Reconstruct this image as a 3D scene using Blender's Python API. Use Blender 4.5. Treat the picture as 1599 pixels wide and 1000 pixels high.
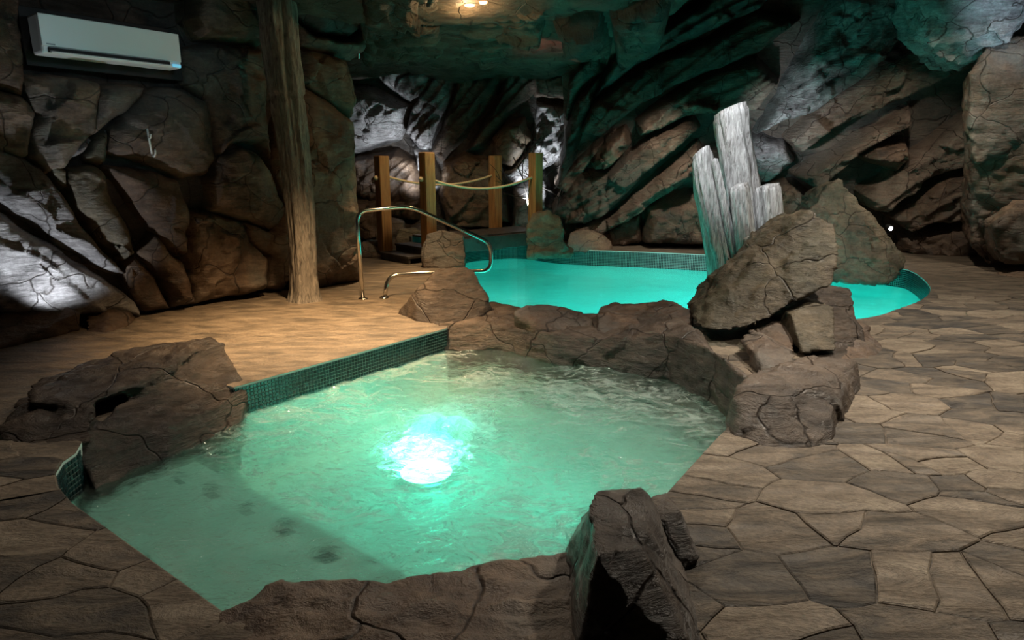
import bpy, bmesh, math, random
import numpy as np
from mathutils import Vector
from mathutils.geometry import delaunay_2d_cdt

for o in list(bpy.data.objects):
    bpy.data.objects.remove(o)
S = bpy.context.scene
COL = S.collection
random.seed(7)

# ------------------------------------------------------------------ camera
H, PITCH, F = 1.35, math.radians(13.4), 1000.0
cam = bpy.data.cameras.new('camera')
cam.sensor_width = 36.0
cam.lens = F / 1599 * 36.0
cam.clip_start = 0.05
camo = bpy.data.objects.new('camera', cam)
camo.location = (0, 0, H)
camo.rotation_euler = (math.pi / 2 - PITCH, 0, 0)
COL.objects.link(camo)
S.camera = camo

# ------------------------------------------------------------------ world, lights, exposure
w = bpy.data.worlds.new('World')
S.world = w
w.use_nodes = True
w.node_tree.nodes['Background'].inputs[0].default_value = (0.5, 0.55, 0.6, 1)
w.node_tree.nodes['Background'].inputs[1].default_value = 0.01
S.view_settings.view_transform = 'Standard'
S.view_settings.look = 'None'
S.view_settings.gamma = 1
S.view_settings.use_curve_mapping = False
S.view_settings.exposure = 0.0
S.cycles.use_denoising = True
S.cycles.max_bounces = 5
S.cycles.use_adaptive_sampling = True
S.cycles.adaptive_threshold = 0.05
S.cycles.transparent_max_bounces = 12
S.cycles.sample_clamp_indirect = 4.0


def lamp(name, kind, loc, energy, color, target=None, size=0.05, angle=60, blend=0.6):
    l = bpy.data.lights.new(name, kind)
    l.energy = energy
    l.color = color
    if kind == 'SPOT':
        l.spot_size = math.radians(angle)
        l.spot_blend = blend
        l.shadow_soft_size = size
    elif kind == 'POINT':
        l.shadow_soft_size = size
    o = bpy.data.objects.new(name, l)
    o.location = loc
    if target is not None:
        d = Vector(target) - Vector(loc)
        o.rotation_euler = d.to_track_quat('-Z', 'Y').to_euler()
    COL.objects.link(o)
    return o


WARM, NEUT, COOL = (1, .72, .42), (1, .88, .72), (.86, .93, 1)
# downlights recessed in the cave ceiling, with added fills marked below
lamp('downlight_left_deck', 'SPOT', (-1.25, 5.2, 2.75), 1500, (1, .66, .34), (-1.55, 5.35, 0), .08, 76, 1.0)
lamp('downlight_left_deck_far', 'SPOT', (-1.05, 8.0, 2.75), 520, (1, .68, .36), (-1.15, 8.0, 0), .08, 62, 1.0)
lamp('downlight_right_deck', 'SPOT', (3.3, 5.0, 3.3), 520, NEUT, (3.1, 4.4, 0), .08, 105, .9)
lamp('downlight_right_deck_far', 'SPOT', (5.2, 7.0, 3.6), 300, NEUT, (5.2, 7.6, 0), .08, 120, .9)
lamp('downlight_front', 'SPOT', (2.3, 3.7, 2.9), 330, NEUT, (1.9, 2.9, 0), .08, 95, .9)
lamp('fill_front_left', 'SPOT', (-2.0, 3.6, 2.8), 80, NEUT, (-2.0, 3.0, 0), .08, 95, .9)  # added fill to brighten the left boulder, no lamp known there
lamp('fill_right_back', 'SPOT', (4.7, 8.0, 3.0), 190, NEUT, (5.9, 10.2, .4), .08, 80, .9)  # added fill, unseen, lifts the dark foot of the back wall
lamp('downlight_spa', 'SPOT', (-0.2, 5.3, 2.8), 230, NEUT, (-0.3, 4.1, 0), .05, 100, .9)
lamp('downlight_pool_back', 'SPOT', (2.3, 9.2, 2.6), 260, NEUT, (2.2, 11.2, .35), .08, 75, 1.0)
lamp('downlight_bridge', 'SPOT', (-.7, 9.0, 2.7), 130, WARM, (-.9, 10.2, .6), .08, 105, .9)
lamp('air_conditioner_glow', 'SPOT', (-1.4, 4.4, 2.6), 26, (.55, .85, 1), (-3.3, 5.9, 2.35), .1, 55, .8)
# accent uplights
lamp('uplight_left_wall', 'SPOT', (-3.62, 4.92, .28), 42, COOL, (-4.0, 5.6, .95), .03, 110, .7)
lamp('uplight_alcove', 'SPOT', (-1.5, 10.9, 1.1), 150, COOL, (-2.4, 12.2, 1.9), .03, 80, .8)
lamp('uplight_back', 'SPOT', (-1.42, 11.5, .75), 120, COOL, (-1.75, 12.2, 1.5), .03, 85, .9)
lamp('uplight_back_right', 'SPOT', (.25, 11.35, .7), 260, COOL, (.62, 12.2, 1.6), .03, 85, .9)
lamp('uplight_driftwood', 'SPOT', (1.5, 5.0, 2.7), 330, COOL, (2.3, 6.6, 1.5), .03, 42, .7)
lamp('uplight_wall_right', 'SPOT', (3.5, 9.3, 1.4), 120, COOL, (4.4, 10.6, 2.2), .03, 75, .8)
lamp('blue_light_ceiling', 'SPOT', (5.2, 6.4, 2.0), 230, (.62, .82, 1), (6.3, 8.0, 3.5), .05, 60, .7)
lamp('red_light_ceiling', 'SPOT', (.55, 7.7, 1.9), 60, (1, .16, .14), (.47, 8.7, 2.95), .05, 48, 1.0)
# underwater lamps
TEAL = (.0, 1, .95)
for i, (x, y, e) in enumerate([(.2, 6.9, 50), (1.2, 8.4, 54), (2.8, 9.0, 50), (3.2, 7.0, 45), (4.5, 7.8, 36), (-.2, 9.4, 18)]):
    lamp('pool_light', 'SPOT', (x, y, -.36), e, TEAL, (x, y, -1), .15, 172, .3)
lamp('spa_light', 'POINT', (-.47, 3.68, -.38), 6.5, (.01, 1, .70), None, .09)
for i, (x, y) in enumerate([(.3, 3.2), (-.9, 4.3)]):
    lamp('spa_side_light', 'SPOT', (x, y, -.30), 2.5, (.03, 1, .72), (x, y, -1), .1, 172, .3)



# ------------------------------------------------------------------ helpers: projection, noise
CS, SN = math.cos(PITCH), math.sin(PITCH)


def ray(u, v):
    a, b = (u - 799.5) / F, (500 - v) / F
    return np.array([a, CS + b * SN, -SN + b * CS])


C0 = np.array([0, 0, H])


def W(u, v, y):
    d = ray(u, v)
    return C0 + d * (y / d[1])


def G(u, v, z=0.0):
    d = ray(u, v)
    return C0 + d * ((z - H) / d[2])


rng = np.random.RandomState(3)
PERM = rng.permutation(256)
PERM = np.concatenate([PERM, PERM, PERM])
GRAD = rng.normal(size=(256, 3))
GRAD /= np.linalg.norm(GRAD, axis=1)[:, None]


def noise(p):
    p = np.asarray(p, float)
    i = np.floor(p).astype(int)
    f = p - i
    i &= 255
    u = f * f * f * (f * (f * 6 - 15) + 10)
    r = 0
    for dx in (0, 1):
        for dy in (0, 1):
            for dz in (0, 1):
                g = GRAD[PERM[PERM[PERM[i[:, 0] + dx] + i[:, 1] + dy] + (i[:, 2] + dz) % 256]]
                d = f - np.array([dx, dy, dz])
                wgt = (u[:, 0] if dx else 1 - u[:, 0]) * (u[:, 1] if dy else 1 - u[:, 1]) * (u[:, 2] if dz else 1 - u[:, 2])
                r = r + wgt * (g * d).sum(1)
    return r * 1.6


def fbm(p, octv=4, gain=.5):
    a, r = 1.0, 0
    for k in range(octv):
        r = r + a * noise(p * 2 ** k + 17.3 * k)
        a *= gain
    return r


def ridged(p, octv=3, gain=.5):
    a, r = 1.0, 0
    for k in range(octv):
        r = r + a * (1 - np.abs(noise(p * 2 ** k + 9.1 * k)) * 2)
        a *= gain
    return r


def facet(p, scale, seed=0):
    """fractured blocks: every cell carries its own tilted plane"""
    q = p * scale
    i0 = np.floor(q).astype(int)
    best = np.full(len(q), 1e9)
    val = np.zeros(len(q))
    for dx in (-1, 0, 1):
        for dy in (-1, 0, 1):
            for dz in (-1, 0, 1):
                c = (i0 + (dx, dy, dz))
                k = PERM[PERM[PERM[(c[:, 0] + seed) & 255] + (c[:, 1] & 255)] + (c[:, 2] & 255)]
                cen = c + .5 + .45 * GRAD[k]
                r = q - cen
                d = (r * r).sum(1)
                m = d < best
                best = np.where(m, d, best)
                v = (r * GRAD[(k * 7 + 13) & 255]).sum(1) + .35 * GRAD[(k * 3 + 5) & 255, 0]
                val = np.where(m, v, val)
    return val / scale


def sstep(x, a, b):
    t = np.clip((x - a) / (b - a), 0, 1)
    return t * t * (3 - 2 * t)


# ------------------------------------------------------------------ helpers: objects
def link(o, parent=None):
    COL.objects.link(o)
    if parent is not None:
        o.parent = parent
        o.matrix_parent_inverse = parent.matrix_basis.inverted()   # coordinates stay those of the room
    return o


def mesh_obj(name, verts, faces, m, parent=None, smooth=True, recenter=False):
    verts = np.asarray(verts, float)
    loc = None
    if recenter:
        loc = np.array([(verts[:, 0].min() + verts[:, 0].max()) / 2, (verts[:, 1].min() + verts[:, 1].max()) / 2, verts[:, 2].min()])
        verts = verts - loc
    me = bpy.data.meshes.new(name)
    me.from_pydata(verts.tolist(), [], [tuple(int(i) for i in f) for f in faces])
    if smooth:
        me.polygons.foreach_set('use_smooth', [True] * len(me.polygons))
    me.materials.append(m)
    me.update()
    o = bpy.data.objects.new(name, me)
    if loc is not None:
        o.location = loc
    return link(o, parent)


def empty(name, loc):
    o = bpy.data.objects.new(name, None)
    o.empty_display_size = .1
    o.location = loc
    COL.objects.link(o)
    return o


def tag(o, label, cat, group=None, kind=None):
    if label:
        o['label'] = label
    if cat:
        o['category'] = cat
    if group:
        o['group'] = group
    if kind:
        o['kind'] = kind
    return o


class MB:
    def __init__(s):
        s.v, s.f = [], []

    def add(s, v, f):
        n = len(s.v)
        s.v += [tuple(p) for p in v]
        s.f += [tuple(i + n for i in q) for q in f]
        return s

    def box(s, c, ex, ey, ez, bev=0.0):
        """box round centre c with half-axis vectors; bev chamfers the edges"""
        c, ex, ey, ez = map(np.array, (c, ex, ey, ez))
        bm = bmesh.new()
        bmesh.ops.create_cube(bm, size=2)
        if bev:
            L = [np.linalg.norm(a) for a in (ex, ey, ez)]
            for v in bm.verts:
                v.co = Vector((v.co.x * L[0], v.co.y * L[1], v.co.z * L[2]))
            bmesh.ops.bevel(bm, geom=bm.edges[:], offset=bev, segments=2, affect='EDGES', profile=.5)
            for v in bm.verts:
                v.co = Vector((v.co.x / L[0], v.co.y / L[1], v.co.z / L[2]))
        bm.verts.index_update()
        s.add([c + ex * v.co.x + ey * v.co.y + ez * v.co.z for v in bm.verts], [[v.index for v in f.verts] for f in bm.faces])
        bm.free()
        return s

    def tube(s, pts, r, n=12, cap=True):
        pts = np.array(pts, float)
        rr = np.full(len(pts), r) if np.isscalar(r) else np.array(r)
        T = np.gradient(pts, axis=0)
        T /= np.linalg.norm(T, axis=1)[:, None] + 1e-9
        up = np.array([0, 0, 1.0]) if abs(T[0][2]) < .9 else np.array([1.0, 0, 0])
        x = np.cross(T[0], up)
        x /= np.linalg.norm(x)
        V = []
        for k in range(len(pts)):
            x = x - T[k] * x.dot(T[k])
            x /= np.linalg.norm(x)
            y = np.cross(T[k], x)
            for j in range(n):
                a = 2 * math.pi * j / n
                V.append(pts[k] + rr[k] * (math.cos(a) * x + math.sin(a) * y))
        Fc = [(k * n + j, k * n + (j + 1) % n, (k + 1) * n + (j + 1) % n, (k + 1) * n + j) for k in range(len(pts) - 1) for j in range(n)]
        if cap:
            Fc += [tuple(range(n))[::-1], tuple((len(pts) - 1) * n + j for j in range(n))]
        return s.add(V, Fc)

    def build(s, name, m, parent=None, smooth=True, recenter=False):
        return mesh_obj(name, s.v, s.f, m, parent, smooth, recenter)


def fillet(pts, r, n=6):
    """polyline with rounded corners"""
    pts = [np.array(p, float) for p in pts]
    out = [pts[0]]
    for i in range(1, len(pts) - 1):
        a, b, c = pts[i - 1], pts[i], pts[i + 1]
        d1, d2 = a - b, c - b
        l = min(r, .45 * np.linalg.norm(d1), .45 * np.linalg.norm(d2))
        p, q = b + d1 / np.linalg.norm(d1) * l, b + d2 / np.linalg.norm(d2) * l
        for k in range(n + 1):
            t = k / n
            out.append((1 - t) ** 2 * p + 2 * t * (1 - t) * b + t * t * q)
    out.append(pts[-1])
    return np.array(out)


# ------------------------------------------------------------------ materials
def new_mat(name):
    m = bpy.data.materials.new(name)
    m.use_nodes = True
    nt = m.node_tree
    return m, nt, nt.nodes['Principled BSDF'], nt.nodes['Material Output']


def nd(nt, t, ins=None, **props):
    n = nt.nodes.new(t)
    for k, v in props.items():
        setattr(n, k, v)
    for k, v in (ins or {}).items():
        if isinstance(v, bpy.types.NodeSocket):
            nt.links.new(v, n.inputs[k])
        else:
            n.inputs[k].default_value = v
    return n


def ramp(nt, fac, stops):
    n = nd(nt, 'ShaderNodeValToRGB', {'Fac': fac})
    e = n.color_ramp.elements
    while len(e) < len(stops):
        e.new(.5)
    for el, (p, c) in zip(e, stops):
        el.position = p
        el.color = (*c, 1) if len(c) == 3 else c
    return n.outputs[0]


def plain(name, col, rough=.5, metal=0.0, emit=None, estr=0):
    m, nt, b, out = new_mat(name)
    b.inputs['Base Color'].default_value = (*col, 1)
    b.inputs['Roughness'].default_value = rough
    b.inputs['Metallic'].default_value = metal
    if emit:
        b.inputs['Emission Color'].default_value = (*emit, 1)
        b.inputs['Emission Strength'].default_value = estr
    return m


def rock_mat(name, dark, mid, light, rough=.55, rot=(0, 0, 0), stretch=(1, 1, 4), bump=.5, patch=None):
    """weathered rock: blotches, stretched bedding grain, fine grit, hairline cracks"""
    m, nt, b, out = new_mat(name)
    geo = nd(nt, 'ShaderNodeNewGeometry')
    info = nd(nt, 'ShaderNodeObjectInfo')
    offs = nd(nt, 'ShaderNodeVectorMath', {0: geo.outputs['Position'], 1: info.outputs['Random']}, operation='ADD').outputs[0]
    mp = nd(nt, 'ShaderNodeMapping', {'Vector': offs, 'Rotation': rot, 'Scale': stretch})
    big = nd(nt, 'ShaderNodeTexNoise', {'Vector': offs, 'Scale': 2.2, 'Detail': 6, 'Roughness': .62, 'Distortion': .6})
    grain = nd(nt, 'ShaderNodeTexNoise', {'Vector': mp.outputs[0], 'Scale': 5.5, 'Detail': 7, 'Roughness': .72, 'Distortion': .4})
    fine = nd(nt, 'ShaderNodeTexNoise', {'Vector': offs, 'Scale': 38, 'Detail': 3, 'Roughness': .65})
    mixf = nd(nt, 'ShaderNodeMix', {'Factor': .36, 2: big.outputs[0], 3: grain.outputs[0]}).outputs[0]
    shift = nd(nt, 'ShaderNodeMath', {0: info.outputs['Random'], 1: .14, 2: -.07}, operation='MULTIPLY_ADD').outputs[0]
    fac = nd(nt, 'ShaderNodeMath', {0: mixf, 1: shift}, operation='ADD').outputs[0]
    col = ramp(nt, fac, [(.34, dark), (.48, mid), (.62, light)])
    if patch:
        pn = nd(nt, 'ShaderNodeTexNoise', {'Vector': offs, 'Scale': 1.1, 'Detail': 4, 'Roughness': .6})
        pf = ramp(nt, pn.outputs[0], [(.50, (0, 0, 0)), (.64, (.75, .75, .75))])
        col = nd(nt, 'ShaderNodeMix', {0: pf, 6: col, 7: (*patch, 1)}, data_type='RGBA').outputs[2]
    speck = ramp(nt, fine.outputs[0], [(.35, (.78, .78, .78)), (.62, (1.12, 1.12, 1.12))])
    col = nd(nt, 'ShaderNodeMix', {0: 1.0, 6: col, 7: speck}, data_type='RGBA', blend_type='MULTIPLY').outputs[2]
    wob = nd(nt, 'ShaderNodeTexNoise', {'Vector': offs, 'Scale': 2.4, 'Detail': 2.5, 'Roughness': .5})
    wv = nd(nt, 'ShaderNodeVectorMath', {0: wob.outputs[1], 1: offs, 'Scale': .38}, operation='SCALE')
    wv = nd(nt, 'ShaderNodeVectorMath', {0: wv.outputs[0], 1: offs}, operation='ADD')
    vo = nd(nt, 'ShaderNodeTexVoronoi', {'Vector': wv.outputs[0], 'Scale': 1.7}, feature='DISTANCE_TO_EDGE')
    ck = ramp(nt, vo.outputs['Distance'], [(0.0, (0, 0, 0)), (.014, (1, 1, 1))])
    ckc = nd(nt, 'ShaderNodeMix', {0: ck, 6: (.25, .22, .2, 1), 7: (1, 1, 1, 1)}, data_type='RGBA').outputs[2]
    col = nd(nt, 'ShaderNodeMix', {0: 1.0, 6: col, 7: ckc}, data_type='RGBA', blend_type='MULTIPLY').outputs[2]
    nt.links.new(col, b.inputs['Base Color'])
    rg = nd(nt, 'ShaderNodeMath', {0: grain.outputs[0], 1: .35, 2: rough - .17}, operation='MULTIPLY_ADD').outputs[0]
    nt.links.new(rg, b.inputs['Roughness'])
    h1 = nd(nt, 'ShaderNodeMath', {0: grain.outputs[0], 1: 1.0, 2: 0.0}, operation='MULTIPLY_ADD').outputs[0]
    h2 = nd(nt, 'ShaderNodeMath', {0: fine.outputs[0], 1: .16, 2: h1}, operation='MULTIPLY_ADD').outputs[0]
    h2 = nd(nt, 'ShaderNodeMath', {0: ck, 1: .35, 2: h2}, operation='MULTIPLY_ADD').outputs[0]
    bp = nd(nt, 'ShaderNodeBump', {'Height': h2, 'Strength': min(1, bump * 1.1), 'Distance': .07})
    nt.links.new(bp.outputs[0], b.inputs['Normal'])
    return m


R40 = (0, math.radians(38), 0)
M = {}
M['rock_brown'] = rock_mat('rock_brown', (.026, .017, .011), (.088, .054, .034), (.19, .13, .085), .52, patch=(.10, .095, .085))
M['rock_wall'] = rock_mat('rock_wall', (.025, .018, .013), (.095, .060, .038), (.20, .14, .095), .52, patch=(.075, .078, .07))
M['rock_strata'] = rock_mat('rock_strata', (.022, .015, .011), (.10, .066, .046), (.20, .15, .115), .55, R40, (1, 1, 7), .8, patch=(.085, .075, .062))
M['rock_grey'] = rock_mat('rock_grey', (.045, .042, .042), (.16, .15, .15), (.36, .35, .35), .5, R40, (1, 1, 6), .8)
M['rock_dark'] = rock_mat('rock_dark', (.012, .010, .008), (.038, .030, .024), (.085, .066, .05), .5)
M['rock_olive'] = rock_mat('rock_olive', (.024, .020, .012), (.072, .058, .036), (.17, .135, .09), .5, patch=(.06, .06, .04))
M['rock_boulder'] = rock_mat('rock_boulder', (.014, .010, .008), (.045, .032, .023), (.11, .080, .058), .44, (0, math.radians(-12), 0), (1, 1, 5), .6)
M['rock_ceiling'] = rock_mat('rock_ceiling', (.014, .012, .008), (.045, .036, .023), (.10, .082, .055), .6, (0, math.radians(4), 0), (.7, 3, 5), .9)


def floor_mat(name, stops, random_col):
    m, nt, b, out = new_mat(name)
    geo = nd(nt, 'ShaderNodeNewGeometry')
    info = nd(nt, 'ShaderNodeObjectInfo')
    rz = nd(nt, 'ShaderNodeMath', {0: info.outputs['Random'], 1: 1.3 if random_col else 0.0, 2: -.4}, operation='MULTIPLY_ADD').outputs[0]
    rotv = nd(nt, 'ShaderNodeCombineXYZ', {2: rz}).outputs[0]
    mp = nd(nt, 'ShaderNodeMapping', {'Vector': geo.outputs['Position'], 'Rotation': rotv, 'Scale': (1, 2.6, 1)})
    n1 = nd(nt, 'ShaderNodeTexNoise', {'Vector': mp.outputs[0], 'Scale': 3.6, 'Detail': 8, 'Roughness': .70, 'Distortion': .5})
    n2 = nd(nt, 'ShaderNodeTexNoise', {'Vector': geo.outputs['Position'], 'Scale': 55, 'Detail': 4, 'Roughness': .6})
    fac = n1.outputs[0]
    if random_col:
        fac = nd(nt, 'ShaderNodeMath', {0: info.outputs['Random'], 1: .34, 2: fac}, operation='MULTIPLY_ADD').outputs[0]
        fac = nd(nt, 'ShaderNodeMath', {0: fac, 1: .17}, operation='SUBTRACT').outputs[0]
    col = ramp(nt, fac, stops)
    sp = ramp(nt, n2.outputs[0], [(.35, (.72, .72, .72)), (.65, (1.15, 1.15, 1.15))])
    col = nd(nt, 'ShaderNodeMix', {0: 1.0, 6: col, 7: sp}, data_type='RGBA', blend_type='MULTIPLY').outputs[2]
    nt.links.new(col, b.inputs['Base Color'])
    rg = nd(nt, 'ShaderNodeMath', {0: n1.outputs[0], 1: .5, 2: .28}, operation='MULTIPLY_ADD').outputs[0]
    nt.links.new(rg, b.inputs['Roughness'])
    hh = nd(nt, 'ShaderNodeMath', {0: n2.outputs[0], 1: .12, 2: n1.outputs[0]}, operation='MULTIPLY_ADD').outputs[0]
    bp = nd(nt, 'ShaderNodeBump', {'Height': hh, 'Strength': .8, 'Distance': .05})
    nt.links.new(bp.outputs[0], b.inputs['Normal'])
    return m


STONE = [(.26, (.035, .030, .026)), (.42, (.105, .083, .060)), (.56, (.185, .142, .10)), (.74, (.27, .22, .16))]
M['floor'] = floor_mat('stamped_concrete', STONE, False)
M['flagstone'] = floor_mat('flagstone', STONE, True)


def wood_mat(name, dark, light, scale=(9, 9, .7), rough=.6):
    m, nt, b, out = new_mat(name)
    tc = nd(nt, 'ShaderNodeNewGeometry')
    mp = nd(nt, 'ShaderNodeMapping', {'Vector': tc.outputs['Position'], 'Scale': scale})
    n1 = nd(nt, 'ShaderNodeTexNoise', {'Vector': mp.outputs[0], 'Scale': 2.5, 'Detail': 8, 'Roughness': .65, 'Distortion': .8})
    nt.links.new(ramp(nt, n1.outputs[0], [(.3, dark), (.68, light)]), b.inputs['Base Color'])
    b.inputs['Roughness'].default_value = rough
    bp = nd(nt, 'ShaderNodeBump', {'Height': n1.outputs[0], 'Strength': .5, 'Distance': .02})
    nt.links.new(bp.outputs[0], b.inputs['Normal'])
    return m


M['post'] = wood_mat('post_timber', (.16, .075, .022), (.42, .22, .075))
M['bark'] = wood_mat('bark', (.035, .030, .025), (.27, .235, .195), (16, 16, 3.2), .75)
M['log'] = wood_mat('petrified_wood', (.07, .06, .052), (.60, .57, .54), (22, 22, 2.4), .36)
M['deck'] = wood_mat('deck_board', (.025, .022, .02), (.075, .066, .058), (3, 3, 3), .45)
M['rope'] = plain('rope', (.62, .46, .27), .8)
M['steel'] = plain('stainless_steel', (.62, .6, .56), .16, 1)
M['white'] = plain('white_plastic', (.72, .76, .76), .35)
M['whitedark'] = plain('grey_plastic', (.25, .3, .31), .4)
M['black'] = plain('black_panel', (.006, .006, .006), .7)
M['lens'] = plain('lamp_lens', (.9, .9, .9), .3, 0, (.9, .95, 1), 30)
M['warm'] = plain('warm_glass', (.9, .6, .3), .3, 0, (1, .55, .2), 5)
M['dial'] = plain('indicator_light', (.3, .7, .9), .3, 0, (.15, .55, .8), .6)
M['twig'] = plain('twig_bark', (.02, .016, .012), .8)
M['marker'] = plain('dark_marker_tile', (.008, .012, .014), .3)
M['spalens'] = plain('spa_lamp_lens', (.8, 1, .9), .3, 0, (.30, 1, .72), 18)
M['poollens'] = plain('pool_lamp_lens', (.5, 1, .9), .3, 0, (.05, 1, .8), 6)


def mosaic_mat():
    m, nt, b, out = new_mat('mosaic_tile')
    geo = nd(nt, 'ShaderNodeNewGeometry')
    c = ramp(nt, geo.outputs['Random Per Island'], [(0, (.003, .015, .016)), (.5, (.007, .032, .034)), (1, (.02, .065, .07))])
    nt.links.new(c, b.inputs['Base Color'])
    b.inputs['Roughness'].default_value = .28
    return m


M['mosaic'] = mosaic_mat()
M['plaster_pool'] = plain('pool_plaster', (.50, .80, .76), .6)
M['plaster_spa'] = plain('spa_plaster', (.62, .74, .70), .6)


def water_mat(name, tint, bump_scale, bump_str, foam=None, rough=.04, refr=.3, ior=1.33):
    m, nt, b, out = new_mat(name)
    nt.nodes.remove(b)
    geo = nd(nt, 'ShaderNodeNewGeometry')
    P = geo.outputs['Position']
    mp = nd(nt, 'ShaderNodeMapping', {'Vector': P, 'Rotation': (0, 0, .5), 'Scale': (1, 1.7, 1)})
    n1 = nd(nt, 'ShaderNodeTexNoise', {'Vector': mp.outputs[0], 'Scale': bump_scale, 'Detail': 6, 'Roughness': .6, 'Distortion': 1.2})
    bp = nd(nt, 'ShaderNodeBump', {'Height': n1.outputs[0], 'Strength': bump_str, 'Distance': .05})
    fr = nd(nt, 'ShaderNodeFresnel', {'IOR': ior, 'Normal': bp.outputs[0]})
    tr = nd(nt, 'ShaderNodeBsdfTransparent', {'Color': (*tint, 1)})
    rf = nd(nt, 'ShaderNodeBsdfRefraction', {'Color': (*tint, 1), 'Roughness': 0.0, 'IOR': 1.25, 'Normal': bp.outputs[0]})
    body = nd(nt, 'ShaderNodeMixShader', {0: refr, 1: tr.outputs[0], 2: rf.outputs[0]})
    n2 = nd(nt, 'ShaderNodeTexNoise', {'Vector': mp.outputs[0], 'Scale': bump_scale * 2.6, 'Detail': 3, 'Roughness': .55, 'Distortion': .8})
    bp2 = nd(nt, 'ShaderNodeBump', {'Height': n2.outputs[0], 'Strength': bump_str, 'Distance': .06, 'Normal': bp.outputs[0]})
    gl = nd(nt, 'ShaderNodeBsdfGlossy', {'Color': (1, 1, 1, 1), 'Roughness': rough, 'Normal': bp2.outputs[0]})
    cur = body.outputs[0]
    if foam:
        lo, hi, amount, fcol = foam
        f1 = nd(nt, 'ShaderNodeTexNoise', {'Vector': mp.outputs[0], 'Scale': 4.5, 'Detail': 8, 'Roughness': .72, 'Distortion': 2.2})
        at = nd(nt, 'ShaderNodeAttribute', attribute_name='foam')
        fm = nd(nt, 'ShaderNodeMath', {0: at.outputs['Fac'], 1: f1.outputs[0]}, operation='ADD').outputs[0]
        ff = ramp(nt, fm, [(lo, (amount[0],) * 3), (hi, (amount[1],) * 3), (1.0, (amount[2],) * 3)])
        df = nd(nt, 'ShaderNodeBsdfDiffuse', {'Color': (*fcol, 1), 'Normal': bp.outputs[0]})
        tl = nd(nt, 'ShaderNodeBsdfTranslucent', {'Color': (*fcol, 1), 'Normal': bp.outputs[0]})
        fb = nd(nt, 'ShaderNodeMixShader', {0: .5, 1: df.outputs[0], 2: tl.outputs[0]})
        cur = nd(nt, 'ShaderNodeMixShader', {0: ff, 1: cur, 2: fb.outputs[0]}).outputs[0]
    mx = nd(nt, 'ShaderNodeMixShader', {0: fr.outputs[0], 1: cur, 2: gl.outputs[0]})
    nt.links.new(mx.outputs[0], out.inputs['Surface'])
    return m


M['pool_water'] = water_mat('pool_water', (.62, 1, .95), 5, .10, ior=1.24)
M['spa_water'] = water_mat('spa_water', (.72, 1, .93), 11, .8, ((.46), (.61), (.03, .46, .94), (.64, .75, .70)), refr=.7, rough=.09)

# ------------------------------------------------------------------ outlines of the two basins (floor level)
def curve_pts(pts, closed=True, n=6):
    P = np.array(pts, float)
    out = []
    N = len(P)
    for i in range(N):
        p0, p1, p2, p3 = P[(i - 1) % N], P[i], P[(i + 1) % N], P[(i + 2) % N]
        for k in range(n):
            t = k / n
            out.append(.5 * (2 * p1 + (p2 - p0) * t + (2 * p0 - 5 * p1 + 4 * p2 - p3) * t * t + (3 * p1 - p0 - 3 * p2 + p3) * t ** 3))
    return np.array(out)


POOL_W, SPA_W = -.26, -.185
pool_ctrl = [(-.3, 5.9), (.4, 5.95), (1.3, 5.85), (2.2, 5.6), G(1335, 500)[:2], G(1400, 484)[:2], G(1440, 468)[:2], G(1453, 453)[:2],
             G(1444, 438)[:2], G(1424, 424)[:2], G(1396, 418)[:2], (4.6, 9.55), G(1095, 397.5)[:2], (2.2, 10.5), G(922, 390.5)[:2],
             (.75, 11.0), (.1, 11.6), (-.7, 11.2), (-.95, 10.2), (-.8, 9.2), (-.78, 8.2), (-.72, 7.2), (-.58, 6.4)]
POOL = curve_pts(pool_ctrl, n=5)
spa_a = [G(350, 955)[:2], G(1040, 770)[:2]]
SPA = np.array([G(350, 957)[:2]] + [G(u, v)[:2] for u, v in
               [(600, 925), (800, 895), (960, 850), (1040, 772), (1085, 722), (1120, 685), (1150, 655), (1165, 614), (1143, 582), (1108, 560), (1050, 535), (1000, 515), (900, 504), (780, 500), (704, 500), (697, 513),
                (365, 605), (335, 597), (235, 622), (140, 668), (118, 708), (98, 722), (87, 740), (92, 762), (112, 786)]])


def inside(poly, p):
    x, y = p
    c = False
    for i in range(len(poly)):
        x1, y1 = poly[i]
        x2, y2 = poly[i - 1]
        if (y1 > y) != (y2 > y) and x < (x2 - x1) * (y - y1) / (y2 - y1) + x1:
            c = not c
    return c


# ------------------------------------------------------------------ floor with openings
FL, FR, FN, FB = -5.0, 8.2, -.6, 14.0
bm = bmesh.new()


def loop(pts, z=0):
    vs = [bm.verts.new((p[0], p[1], z)) for p in pts]
    return [bm.edges.new((vs[i], vs[(i + 1) % len(vs)])) for i in range(len(vs))]


edges = loop([(FL, FN), (FR, FN), (FR, FB), (FL, FB)]) + loop(POOL) + loop(SPA)
bmesh.ops.triangle_fill(bm, use_beauty=True, edges=edges, normal=(0, 0, 1))
me = bpy.data.meshes.new('floor')
bm.to_mesh(me)
bm.free()
me.materials.append(M['floor'])
floor = link(bpy.data.objects.new('floor', me))
tag(floor, 'tan stamped stone deck around both pools', 'floor', kind='structure')

# flagstones: irregular cells, each its own piece
def clip(poly, a, b):
    """keep the side of polygon nearer to a than b"""
    mid, n = (a + b) / 2, b - a
    out = []
    for i in range(len(poly)):
        p, q = poly[i - 1], poly[i]
        dp, dq = (p - mid).dot(n), (q - mid).dot(n)
        if dp <= 0:
            out.append(p)
        if (dp < 0) != (dq < 0):
            out.append(p + (q - p) * dp / (dp - dq))
    return out


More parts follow.
